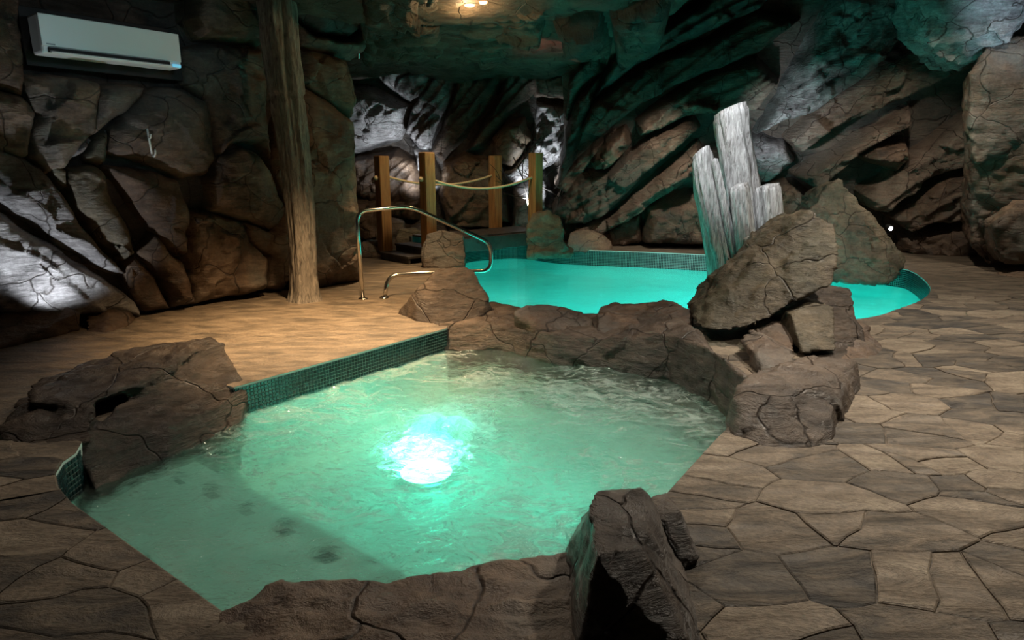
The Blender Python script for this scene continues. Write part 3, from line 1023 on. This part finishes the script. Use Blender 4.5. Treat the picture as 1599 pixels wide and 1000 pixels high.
rock('boulder', [blk + low(blk, -.2) + [W(1150, 606, 3.3), W(1180, 576, 3.75), W(1262, 556, 4.0), W(1338, 562, 4.0), W(1236, 622, 3.25), W(1205, 624, 3.2), W(1284, 596, 3.4), W(1300, 650, 3.1)]],
     BO, 'block-shaped boulder with a flat top at the spa corner', voxel=.018, amp=.018)

# left boulder
rock('boulder', [[W(34, 612, 3.4), W(40, 630, 3.25), W(130, 633, 3.22), W(232, 600, 3.55), W(312, 545, 4.05), W(336, 530, 4.35), W(315, 526, 4.45), W(230, 537, 4.25), W(140, 563, 3.95), W(60, 598, 3.65), W(200, 620, 3.9)],
                 [W(255, 598, 3.85), W(345, 533, 4.3), W(387, 603, 3.93), W(376, 656, 3.72), W(300, 686, 3.5), W(150, 772, 2.85), W(124, 716, 2.95), W(160, 652, 3.25), W(318, 530, 4.5), W(260, 620, 4.2)] +
                 [np.array([-1.75, 3.8, -.5]), np.array([-2.0, 2.85, -.5]), np.array([-2.3, 3.2, -.5])],
                 [W(-2, 672, 3.1), W(36, 634, 3.35), W(150, 642, 3.2), W(142, 690, 3.0), W(60, 710, 2.95), W(0, 694, 3.0), G(60, 708, -.1), G(140, 690, -.1), W(140, 600, 3.8), W(30, 625, 3.6)]],
     BO, 'large layered boulder on the left rim of the spa', voxel=.022, amp=.022, strata=.012, bed=(-.25, 0, 1), sfreq=8)

# front ledge and front rocks
fl = [G(343, 962, .0), G(420, 912, .03), G(500, 899, .05), G(620, 899, .05)]
fl2 = [G(600, 900, .05), G(700, 882, .05), G(800, 868, .05), G(892, 856, .05)]
rock('ledge_rock', [fl + low(fl, -.55) + [G(330, 1075, .0), G(640, 1100, .05), np.array([-.8, 1.25, -.3]), np.array([-.1, 1.2, -.3])],
                    fl2 + low(fl2, -.55) + [G(600, 1100, .06), G(900, 1100, .06), np.array([-.2, 1.2, -.3]), np.array([.25, 1.2, -.3])]],
     BR, 'long brown ledge rock along the near rim of the spa', voxel=.014, amp=.012, strata=.008, bed=(.1, .95, .3), sfreq=9)
tp = [G(918, 800, .3), G(934, 771, .3), G(1000, 764, .3), G(1012, 792, .3), G(1008, 850, .3), G(932, 868, .3)]
rock('boulder', [tp + [G(884, 858, 0), G(896, 1060, 0), G(1040, 820, 0), G(1088, 930, 0), G(1108, 1080, 0), G(884, 858, -.5), G(980, 800, -.5), G(1088, 930, -.1), G(1108, 1080, -.1), G(896, 1060, -.1)]],
     BO, 'upright dark boulder at the near corner of the spa', voxel=.013, amp=.014)
rock('boulder', [[G(1012, 780, .17), G(1034, 776, .18), G(1062, 796, .17), G(1066, 812, .15), G(1030, 815, .16), G(1094, 872, 0), G(1096, 888, 0), G(1062, 896, 0), G(1000, 850, 0), G(1040, 770, 0), G(1060, 890, -.1), G(1000, 850, -.1)]],
     BO, 'small dark rock leaning behind the upright front boulder', voxel=.012, amp=.012)

# rocks at the foot of the left wall
rock('boulder', [[G(-10, 548), G(60, 530), G(128, 516), W(0, 492, 4.9), W(45, 474, 5.1), W(90, 473, 5.3), W(128, 487, 5.3), np.array([-3.9, 5.4, -.1]), np.array([-4.4, 5.1, .3])]],
     BR, 'wide low rock at the foot of the lit left wall', voxel=.025)
rock('boulder', [[G(130, 518), G(165, 520), G(198, 512), W(134, 490, 5.45), W(164, 474, 5.6), W(196, 490, 5.6), np.array([-3.5, 5.95, 0]), np.array([-3.75, 5.7, .2])]],
     BR, 'small wedge rock at the foot of the left wall', voxel=.022)

# right pillar and hanging rock belong to the side wall
pil = [
    [W(1514, 112, 8.3), W(1546, 62, 8.3), W(1640, 44, 8.1), W(1660, 200, 8), W(1520, 262, 8.4), W(1510, 200, 8.5)],
    [W(1512, 200, 8.5), W(1640, 180, 8.0), W(1650, 300, 8.1), W(1530, 360, 8.7), W(1514, 270, 8.6)],
    [W(1514, 262, 8.6), W(1560, 300, 8.5), W(1580, 400, 8.7), W(1545, 416, 8.8), W(1518, 380, 8.8), W(1512, 320, 8.8)],
]
for s in pil:
    c = np.mean(s, 0)
    rock('pillar_rock', [s + [c + (p - c) * .8 + (.4, .8, 0) for p in s]], BR, parent=ws, voxel=.04, amp=.05)
s = [W(1552, 350, 8.2), W(1590, 316, 8.2), W(1660, 310, 8.1), W(1680, 420, 8), W(1570, 412, 8.3), W(1553, 390, 8.3)]
rock('boulder', [s + [p + (.3, .7, 0) for p in s]], BR, 'large rounded rock at the right edge by the wall pillar', voxel=.04, amp=.03)
rock('boulder', [[G(1550, 428), G(1600, 436), G(1660, 440), W(1575, 418, 8.5), W(1640, 412, 8.5), G(1600, 412)]], BR, 'low flat rock at the foot of the right pillar', voxel=.03)
s = [W(1434, 4, 8.4), W(1440, 50, 8.5), W(1470, 84, 8.6), W(1514, 108, 8.6), W(1560, 62, 8.2), W(1600, 42, 8.0), W(1680, -40, 7.8), W(1440, -80, 8.2)]
rock('hanging_rock', [s + [p + (.2, .9, .1) for p in s]], GR, parent=ws, voxel=.04, amp=.09)

# ------------------------------------------------------------------ basins, mosaic bands, water
def basin(name, O, depth, m, label, cat):
    n = len(O)
    b = MB()
    b.add([(p[0], p[1], -.001) for p in O] + [(p[0], p[1], -depth) for p in O], [(i, (i + 1) % n, n + (i + 1) % n, n + i) for i in range(n)])
    bm = bmesh.new()
    vs = [bm.verts.new((p[0], p[1], -depth)) for p in O]
    es = [bm.edges.new((vs[i], vs[(i + 1) % n])) for i in range(n)]
    bmesh.ops.triangle_fill(bm, use_beauty=True, edges=es, normal=(0, 0, 1))
    bm.verts.index_update()
    b.add([v.co for v in bm.verts], [[v.index for v in f.verts] for f in bm.faces])
    bm.free()
    o = b.build(name, m, smooth=False)
    return tag(o, label, cat, kind='structure')


pool_b = basin('pool_basin', POOL, 1.15, M['plaster_pool'], 'pale plaster basin of the large turquoise pool', 'pool')
spa_b = basin('spa_basin', SPA, .60, M['plaster_spa'], 'pale plaster basin of the bubbling spa', 'spa')


def band(parent, O, z0, rows, keep, t=.0255, g=.0045):
    """square mosaic tiles standing on the inside of an outline"""
    cen = O.mean(0)
    n = len(O)
    seg = [(O[i], O[(i + 1) % n]) for i in range(n)]
    area = sum(O[i - 1][0] * O[i][1] - O[i][0] * O[i - 1][1] for i in range(n))
    b = MB()
    for p, q in seg:
        L = np.linalg.norm(q - p)
        e = (q - p) / L
        nn = np.array([-e[1], e[0]]) * (1 if area > 0 else -1)
        k = max(1, round(L / t))
        w = L / k
        for i in range(k):
            c = p + e * (i + .5) * w
            if not keep(c, nn):
                continue
            for r in range(rows):
                zc = z0 - (r + .5) * t
                hx, hz = w / 2 - g / 2, t / 2 - g / 2
                V = []
                for dep, sh in ((.0005, 0), (.004, .0), (.0055, .0018)):
                    for sx, sz in ((-1, -1), (1, -1), (1, 1), (-1, 1)):
                        xy = c + e * sx * (hx - sh) + nn * dep
                        V.append((xy[0], xy[1], zc + sz * (hz - sh)))
                b.add(V, [(0, 1, 5, 4), (1, 2, 6, 5), (2, 3, 7, 6), (3, 0, 4, 7), (4, 5, 9, 8), (5, 6, 10, 9), (6, 7, 11, 10), (7, 4, 8, 11), (8, 9, 10, 11)])
    o = b.build('mosaic_tiles', M['mosaic'], parent, smooth=False)
    o['kind'] = 'stuff'
    return o


band(spa_b, SPA, -.012, 8, lambda c, n: n.dot(-c) > -.2 and c[0] < -.5 and not (c[0] < -1.78 and c[1] > 2.95))
band(pool_b, POOL, -.012, 10, lambda c, n: n.dot(-c) > -.2 and c[1] > 6.2)

# entry step in the spa with dark marker tiles
sa, sb_ = G(105, 786)[:2], G(352, 955)[:2]
ins_ = np.array([.80, .55])
ins_ = ins_ / np.linalg.norm(ins_)
e_s = (sb_ - sa) / np.linalg.norm(sb_ - sa)
ST_Z = SPA_W - .09
p0, p1 = G(255, 693, ST_Z)[:2], G(640, 905, ST_Z)[:2]
stepP = [sa - e_s * .05, sb_ + e_s * .3, p1, p0, G(180, 690, ST_Z)[:2]]
b = MB()
n = len(stepP)
b.add([(*p, ST_Z) for p in stepP] + [(*p, -.60) for p in stepP], [tuple(range(n))] + [(i, (i + 1) % n, n + (i + 1) % n, n + i) for i in range(n)])
step = b.build('entry_step', M['plaster_spa'], spa_b, smooth=False)
for (u, v, a, b_) in [(235, 733, .055, .018), (280, 753, .05, .014), (331, 774, .06, .024), (386, 801, .045, .022), (445, 832, .05, .03), (511, 872, .062, .036)]:
    c = G(u, v, ST_Z + .004)
    MB().box(c, (e_s[0] * a * .6, e_s[1] * a * .6, 0), (ins_[0] * b_, ins_[1] * b_, 0), (0, 0, .004), .002).build('marker_tile', M['marker'], step, smooth=False)

# underwater lamp fittings
def disc_lamp(c, nrm, r, lens, parent):
    nrm = np.array(nrm, float)
    nrm /= np.linalg.norm(nrm)
    c = np.array(c, float)
    h = MB().tube([c - nrm * .03, c, c + nrm * .012], [r * 1.25, r * 1.25, r * 1.1], 24).build('lamp_ring', M['steel'], parent)
    MB().tube([c + nrm * .008, c + nrm * .018, c + nrm * .024], [r, r * .95, r * .6], 24).build('lamp_lens', lens, h)
    return h


disc_lamp((-.556, 3.81, -.58), (0, 0, 1), .17, M['spalens'], spa_b)


def water(name, O, z, m, res, hfun, foamf, label):
    lo, hi = O.min(0), O.max(0)
    ns, nt_ = int((hi[0] - lo[0]) / res) + 2, int((hi[1] - lo[1]) / res) + 2
    ss, tt = np.meshgrid(np.linspace(lo[0], hi[0], ns), np.linspace(lo[1], hi[1], nt_))
    X = np.stack([ss.ravel(), tt.ravel()], 1)
    x, y = X.T
    ins = np.zeros(len(X), bool)
    for i in range(len(O)):
        a, b = O[i - 1], O[i]
        cr = (a[1] > y) != (b[1] > y)
        with np.errstate(divide='ignore', invalid='ignore'):
            ins ^= cr & (x < (b[0] - a[0]) * (y - a[1]) / (b[1] - a[1]) + a[0])
    q, used = grid_faces(ns, nt_, ins)
    h = hfun(X[used])
    V = np.concatenate([X[used], (z + h)[:, None]], 1)
    o = mesh_obj(name, V, q, m)
    at = o.data.attributes.new('foam', 'FLOAT', 'POINT')
    at.data.foreach_set('value', foamf(X[used]))
    return tag(o, label, 'water', kind='stuff')


z3 = lambda X, s, k=0.0: np.concatenate([X * s, np.full((len(X), 1), k)], 1)
JET = np.array([-.39, 3.62])
SHN = np.array([-(p1 - p0)[1], (p1 - p0)[0]]) / np.linalg.norm(p1 - p0)
if SHN.dot(sa - p0) < 0:
    SHN = -SHN


def spa_h(X):
    r = np.linalg.norm((X - JET) * (1, 1.1), axis=1)
    return .016 * fbm(z3(X, 3.4, .3), 5, .6) + .010 * (ridged(z3(X, 5.5, .7), 2) - 1) + np.exp(-(r / .20) ** 2) * .05 + np.exp(-(r / .34) ** 2) * .045 * fbm(z3(X, 8, .2), 4, .6) + .012 * np.cos(r * 14) * np.exp(-r / .6)


def spa_foam(X):
    r = np.linalg.norm((X - JET) * (1, 1.1), axis=1)
    q = np.stack([X[:, 0] * 1.5, X[:, 1] * 3.4, X[:, 0] * 0 + .3], 1)
    streak = .07 * (ridged(q, 3) - .9)
    shelf = sstep((X - p0) @ SHN, .0, .12)          # calm water over the entry step
    return .58 * np.exp(-(r / .24) ** 2) + .14 * fbm(z3(X, 1.3, .1), 2) + streak - .24 * shelf


water('spa_water', SPA, SPA_W, M['spa_water'], .018, spa_h, spa_foam, 'rippling milky green spa water with a bright bubbling jet')
water('pool_water', POOL, POOL_W, M['pool_water'], .04, lambda X: .006 * fbm(z3(X, 2.2, .4), 3), lambda X: X[:, 0] * 0, 'glowing turquoise water filling the large pool')

# ------------------------------------------------------------------ tree trunk column
tb = G(475, 470)


def trunk():
    nz, na = 150, 72
    zz = np.linspace(-.05, 2.99, nz)
    V = []
    for k, z in enumerate(zz):
        a = np.linspace(0, 2 * math.pi, na, endpoint=False)
        r = .125 + .012 * z + .05 * math.exp(-z / .12) + (.012 if z > 2.0 else 0)
        cx = tb[0] + .02 * math.sin(z * 1.7) - .01 * z
        q = np.stack([np.cos(a) * 2.6, np.sin(a) * 2.6, np.full(na, z * .55)], 1)
        q2 = np.stack([np.cos(a) * 6, np.sin(a) * 6, np.full(na, z * 1.1)], 1)
        rr = r + .028 * noise(q) + .018 * (ridged(q2, 2) - 1)
        notch = .022 * math.exp(-((z - 2.02) / .018) ** 2)
        rr = rr - notch * (1 + .6 * np.sin(a * 5))
        V += [(cx + rr[i] * math.cos(a[i]), tb[1] + .03 + rr[i] * math.sin(a[i]), z) for i in range(na)]
    Fc = [(k * na + j, k * na + (j + 1) % na, (k + 1) * na + (j + 1) % na, (k + 1) * na + j) for k in range(nz - 1) for j in range(na)]
    o = mesh_obj('tree_trunk', V, Fc, M['bark'], recenter=True)
    tag(o, 'bare grey tree trunk column standing against the left wall', 'tree trunk')


trunk()

# ------------------------------------------------------------------ petrified driftwood cluster
dr = empty('driftwood_stump', (2.35, 6.7, POOL_W))
tag(dr, 'pale upright driftwood stump cluster rising behind the slanted slab', 'driftwood')


def log(top, bot, r0, r1, sides, y, seed, slant=.1):
    rs = np.random.RandomState(seed)
    A, B = W(*bot, y), W(*top, y)
    ax = B - A
    L = np.linalg.norm(ax)
    ax /= L
    ex = np.cross(ax, (0, 1, 0))
    ex /= np.linalg.norm(ex)
    ey = np.cross(ax, ex)
    na, nz = 48, 60
    a = np.linspace(0, 2 * math.pi, na, endpoint=False)
    ph = rs.uniform(0, 1)
    corner = np.abs(((a / (2 * math.pi) * sides + ph) % 1) - .5) * 2
    V = []
    for k in range(nz):
        t = k / (nz - 1)
        r = r0 + (r1 - r0) * t
        q = np.stack([np.cos(a) * 3, np.sin(a) * 3, np.full(na, t * L * 1.0 + seed)], 1)
        rr = r * (.90 + .12 * corner ** 2 + .16 * noise(q * (1, 1, 1.6)) + .14 * (ridged(q * (2.4, 2.4, 1.2), 3) - 1))
        c = A + ax * L * t
        cut = slant * r * 2 * np.cos(a - 2.2) * sstep(np.array([t]), .8, 1)[0]
        if t > .97:
            rr = rr * .9
        V += list(c + rr[:, None] * (np.cos(a)[:, None] * ex + np.sin(a)[:, None] * ey) + cut[:, None] * ax)
    V.append(B + ax * .02)
    Fc = [(k * na + j, k * na + (j + 1) % na, (k + 1) * na + (j + 1) % na, (k + 1) * na + j) for k in range(nz - 1) for j in range(na)]
    Fc += [((nz - 1) * na + j, (nz - 1) * na + (j + 1) % na, nz * na) for j in range(na)]
    return mesh_obj('log', V, Fc, M['log'], dr)


log((1140, 170), (1182, 470), .165, .175, 6, 6.65, 1)
log((1094, 238), (1142, 480), .19, .105, 5, 6.55, 2, .25)
log((1152, 290), (1176, 470), .12, .10, 5, 6.40, 3)
log((1198, 290), (1214, 470), .16, .125, 6, 6.50, 4, .05)
log((1116, 250), (1160, 470), .05, .035, 4, 6.42, 5)
log((1168, 372), (1180, 480), .09, .07, 4, 6.30, 6)

# ------------------------------------------------------------------ handrail
yr = G(567, 467)[1]
ha, hb = G(567, 468), G(600, 466)
P = [ha + (0, 0, -.02), W(556, 330, yr), W(640, 322, yr + .1), W(768, 380, yr + .35), W(766, 423, yr + .35), W(735, 424, yr + .33), W(606, 430, yr + .1), hb + (0, 0, -.02)]
hr = empty('handrail', ha)
tag(hr, 'polished steel pool handrail loop beside the cone boulder', 'handrail')
MB().tube(fillet(P, .13, 8), .0225, 16).build('rail_tube', M['steel'], hr)
for q in (ha, hb):
    MB().tube([q + (0, 0, .0), q + (0, 0, .012), q + (0, 0, .02)], [.05, .05, .03], 20).build('base_flange', M['steel'], hr)

# ------------------------------------------------------------------ rope bridge
d_ = np.array([.74, .67, 0]) / np.linalg.norm([.74, .67])
p_ = np.array([.67, -.74, 0]) / np.linalg.norm([.67, .74])
Z = np.array([0, 0, 1.0])
Q1 = np.array([-1.95, 9.85, 0])
br = empty('rope_bridge', Q1)
tag(br, 'small wooden footbridge with timber posts and rope rails over the pool', 'bridge')
posts = [Q1, Q1 + p_ * .86 + d_ * .22, Q1 + d_ * 2.24, Q1 + d_ * 2.24 + p_ * 1.0]
for q, ht in zip(posts, (1.52, 1.56, 1.55, 1.58)):
    MB().box(q + Z * (ht / 2 - .03), p_ * .085, d_ * .085, Z * (ht / 2 + .03), .012).build('post', M['post'], br, smooth=False)
DZ = .33
for k in range(15):
    c = Q1 + p_ * .5 + d_ * (.50 + k * .145) + Z * (DZ - .015)
    MB().box(c, p_ * .40, d_ * .069, Z * .015, .004).build('plank', M['deck'], br, smooth=False)
for s in (.085, .915):
    MB().box(Q1 + p_ * s + d_ * 1.5 + Z * (DZ - .13), p_ * .025, d_ * 1.10, Z * .105, .006).build('side_beam', M['deck'], br, smooth=False)
for i, (z, dd) in enumerate(((.11, -.02), (.22, .25))):
    MB().box(Q1 + p_ * .5 + d_ * dd + Z * (z - .018), p_ * .39, d_ * .15, Z * .018, .005).build('step_tread', M['deck'], br, smooth=False)
    MB().box(Q1 + p_ * .5 + d_ * (dd - .12) + Z * (z / 2 - .02), p_ * .38, d_ * .015, Z * (z / 2 - .015), .003).build('step_riser', M['deck'], br, smooth=False)


def rope(a, b, sag):
    t = np.linspace(0, 1, 40)
    pts = a + (b - a) * t[:, None]
    pts[:, 2] -= sag * 4 * t * (1 - t)
    MB().tube(pts, .017, 10).build('rope', M['rope'], br)


rope(Q1 + Z * 1.22 + d_ * .08, posts[2] + Z * 1.22 - d_ * .08, .14)
rope(posts[1] + Z * 1.18 + d_ * .08, posts[3] + Z * 1.20 - d_ * .08, .15)
for q, z in ((posts[0], 1.20), (posts[1], 1.19)):
    c = q + Z * z - d_ * .10
    MB().tube([c + d_ * .03, c + d_ * .01, c - d_ * .02, c - d_ * .04], [.018, .034, .034, .012], 12).build('rope_knot', M['rope'], br)

# ------------------------------------------------------------------ air conditioner
def on_left(u, v, h):
    st = PL.px(u, v)
    return PL.pt(st[None], np.array([h]))[0]


LF = .22   # front of the unit, metres proud of the wall plane


def front_left(u, v):
    d = ray(u, v)
    O = PL.O + PL.n * LF
    return C0 + d * ((O - C0).dot(PL.n) / d.dot(PL.n))


tl, tr = front_left(58, 19), front_left(280, 53)
bl, br_ = front_left(66, 84), front_left(281, 106)
cx = (tl + tr + bl + br_) / 4
Lx = np.linalg.norm((tr - tl)[:2]) / 2
Hz = (tl[2] + tr[2] - bl[2] - br_[2]) / 4
ac = empty('air_conditioner', cx - PL.n * LF - Z * Hz)
tag(ac, 'white wall-mounted air conditioner with open louver in a dark recess', 'air conditioner')
ES = PL.es
n_ = PL.n
MB().box(cx - n_ * .11, ES * Lx, n_ * .105, Z * Hz, .018).build('body', M['white'], ac, smooth=False)
MB().box(cx + n_ * .002 + Z * Hz * .17, ES * (Lx - .004), n_ * .008, Z * Hz * .80, .005).build('front_panel', M['white'], ac, smooth=False)
MB().box(cx + n_ * .0 - Z * Hz * .80 - ES * .03, ES * (Lx * .86), n_ * .010, Z * Hz * .13, .002).build('air_outlet', M['black'], ac, smooth=False)
MB().box(cx + n_ * .020 - Z * Hz * .90 - ES * .03, ES * (Lx * .85), n_ * .030 - Z * .008, Z * .006 + n_ * .002, .002).build('louver', M['white'], ac, smooth=False)
MB().box(cx + n_ * .006 - Z * Hz * .86 + ES * Lx * .91, ES * Lx * .065, n_ * .008, Z * Hz * .09, .003).build('indicator_panel', M['dial'], ac, smooth=False)
MB().box(cx + n_ * .011 - Z * Hz * .52 - ES * Lx * .88, ES * Lx * .055, n_ * .001, Z * .005).build('badge', M['whitedark'], ac, smooth=False)
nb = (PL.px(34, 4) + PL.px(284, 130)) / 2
MB().box(PL.pt(nb[None], np.array([-.02]))[0], ES * (Lx * 1.16), n_ * .02, Z * (Hz * 1.5), .004).build('recess_shade_panel', M['black'], wl, smooth=False)  # black sheet puts the niche's shade into colour

# ------------------------------------------------------------------ coat hook
def hookpt(u, v, h):
    return on_left(u, v, h)


hk = empty('coat_hook', hookpt(208, 243, .30))
tag(hk, 'white metal double coat hook on the smooth grey wall rock', 'hook')
a, b = hookpt(204, 203, .33), hookpt(212, 242, .33)
MB().tube([a, a + (b - a) * .5, b], .008, 10).build('back_bar', M['white'], hk)
MB().tube(fillet([b, b + n_ * .035 - Z * .025, b + n_ * .07 + Z * .01, b + n_ * .072 + Z * .04], .03, 5), .007, 10).build('lower_prong', M['white'], hk)
c = a + (b - a) * .36
MB().tube(fillet([c, c + n_ * .03 - Z * .005, c + n_ * .045 + Z * .03], .02, 5), .007, 10).build('upper_prong', M['white'], hk)

# ------------------------------------------------------------------ ceiling lamp, small spotlight, pipe, twigs
cl = empty('ceiling_lamp', W(733, -14, 6.6))
tag(cl, 'ceiling lamp with warm glowing glass shades above the pool', 'lamp')
c = W(733, -4, 6.6)
MB().tube([c + Z * .12, c + Z * .05, c - Z * .06, c - Z * .075], [.05, .058, .058, .045], 20).build('housing', M['whitedark'], cl)
for sx in (-1, 1):
    q = c + np.array([sx * .105, 0, -.01])
    MB().tube([q + (-sx * .05, 0, .03), q, q + (sx * .03, 0, -.02), q + (sx * .035, 0, -.045)], [.015, .03, .045, .03], 16).build('glass_shade', M['warm'], cl)
    MB().tube([c + Z * .05, q + Z * .05, q + (-sx * .03, 0, .025)], .008, 8).build('arm', M['whitedark'], cl)
lamp('ceiling_lamp_glow', 'POINT', tuple(c - Z * .18), 22, (1, .6, .28), None, .05)

sp = empty('spotlight', W(1391, 366, 9.6))
tag(sp, 'tiny white spotlight glowing beside the tall pointed rock', 'spotlight')
c = W(1391, 357, 9.55)
MB().tube([c + (0, .10, .03), c + (0, .02, .006), c], [.03, .045, .045], 16).build('housing', M['black'], sp)
MB().tube([c - (0, .002, 0), c - (0, .012, 0), c - (0, .016, 0)], [.03, .026, .01], 16).build('lens', M['lens'], sp)
MB().tube([c + (0, .06, -.03), c + (0, .06, -.12)], .01, 8).build('stem', M['black'], sp)

pp = fillet([W(538, 49, 8.0), W(552, 49, 8.0), W(561, 58, 8.0), W(560, 92, 8.0)], .06, 6)
o = MB().tube(pp, .012, 10).build('metal_pipe', M['steel'], recenter=True)
tag(o, 'thin bent metal pipe at the top corner of the left wall', 'pipe')

tw = MB()
rt = np.random.RandomState(5)


def twig(p, d, L, r, lev):
    n = 6
    pts = [p]
    for k in range(n):
        d = d + rt.normal(0, .16, 3) * (1, .5, 1)
        d /= np.linalg.norm(d)
        pts.append(pts[-1] + d * L / n)
    tw.tube(pts, np.linspace(r, r * .5, n + 1), 6)
    if lev:
        for k in (2, 3, 4, 5):
            twig(pts[k], d + rt.normal(0, .7, 3) * (1, .4, .8), L * .55, r * .55, lev - 1)


for u, dx in ((826, -.15), (848, .05), (858, .25), (866, .40)):
    twig(W(u, 345, 11.45), np.array([dx, 0, 1.0]), 1.15, .02, 2)
o = tw.build('dead_shrub', M['twig'], recenter=True)
tag(o, 'bare dark twigs in front of the white-lit back wall', 'shrub')
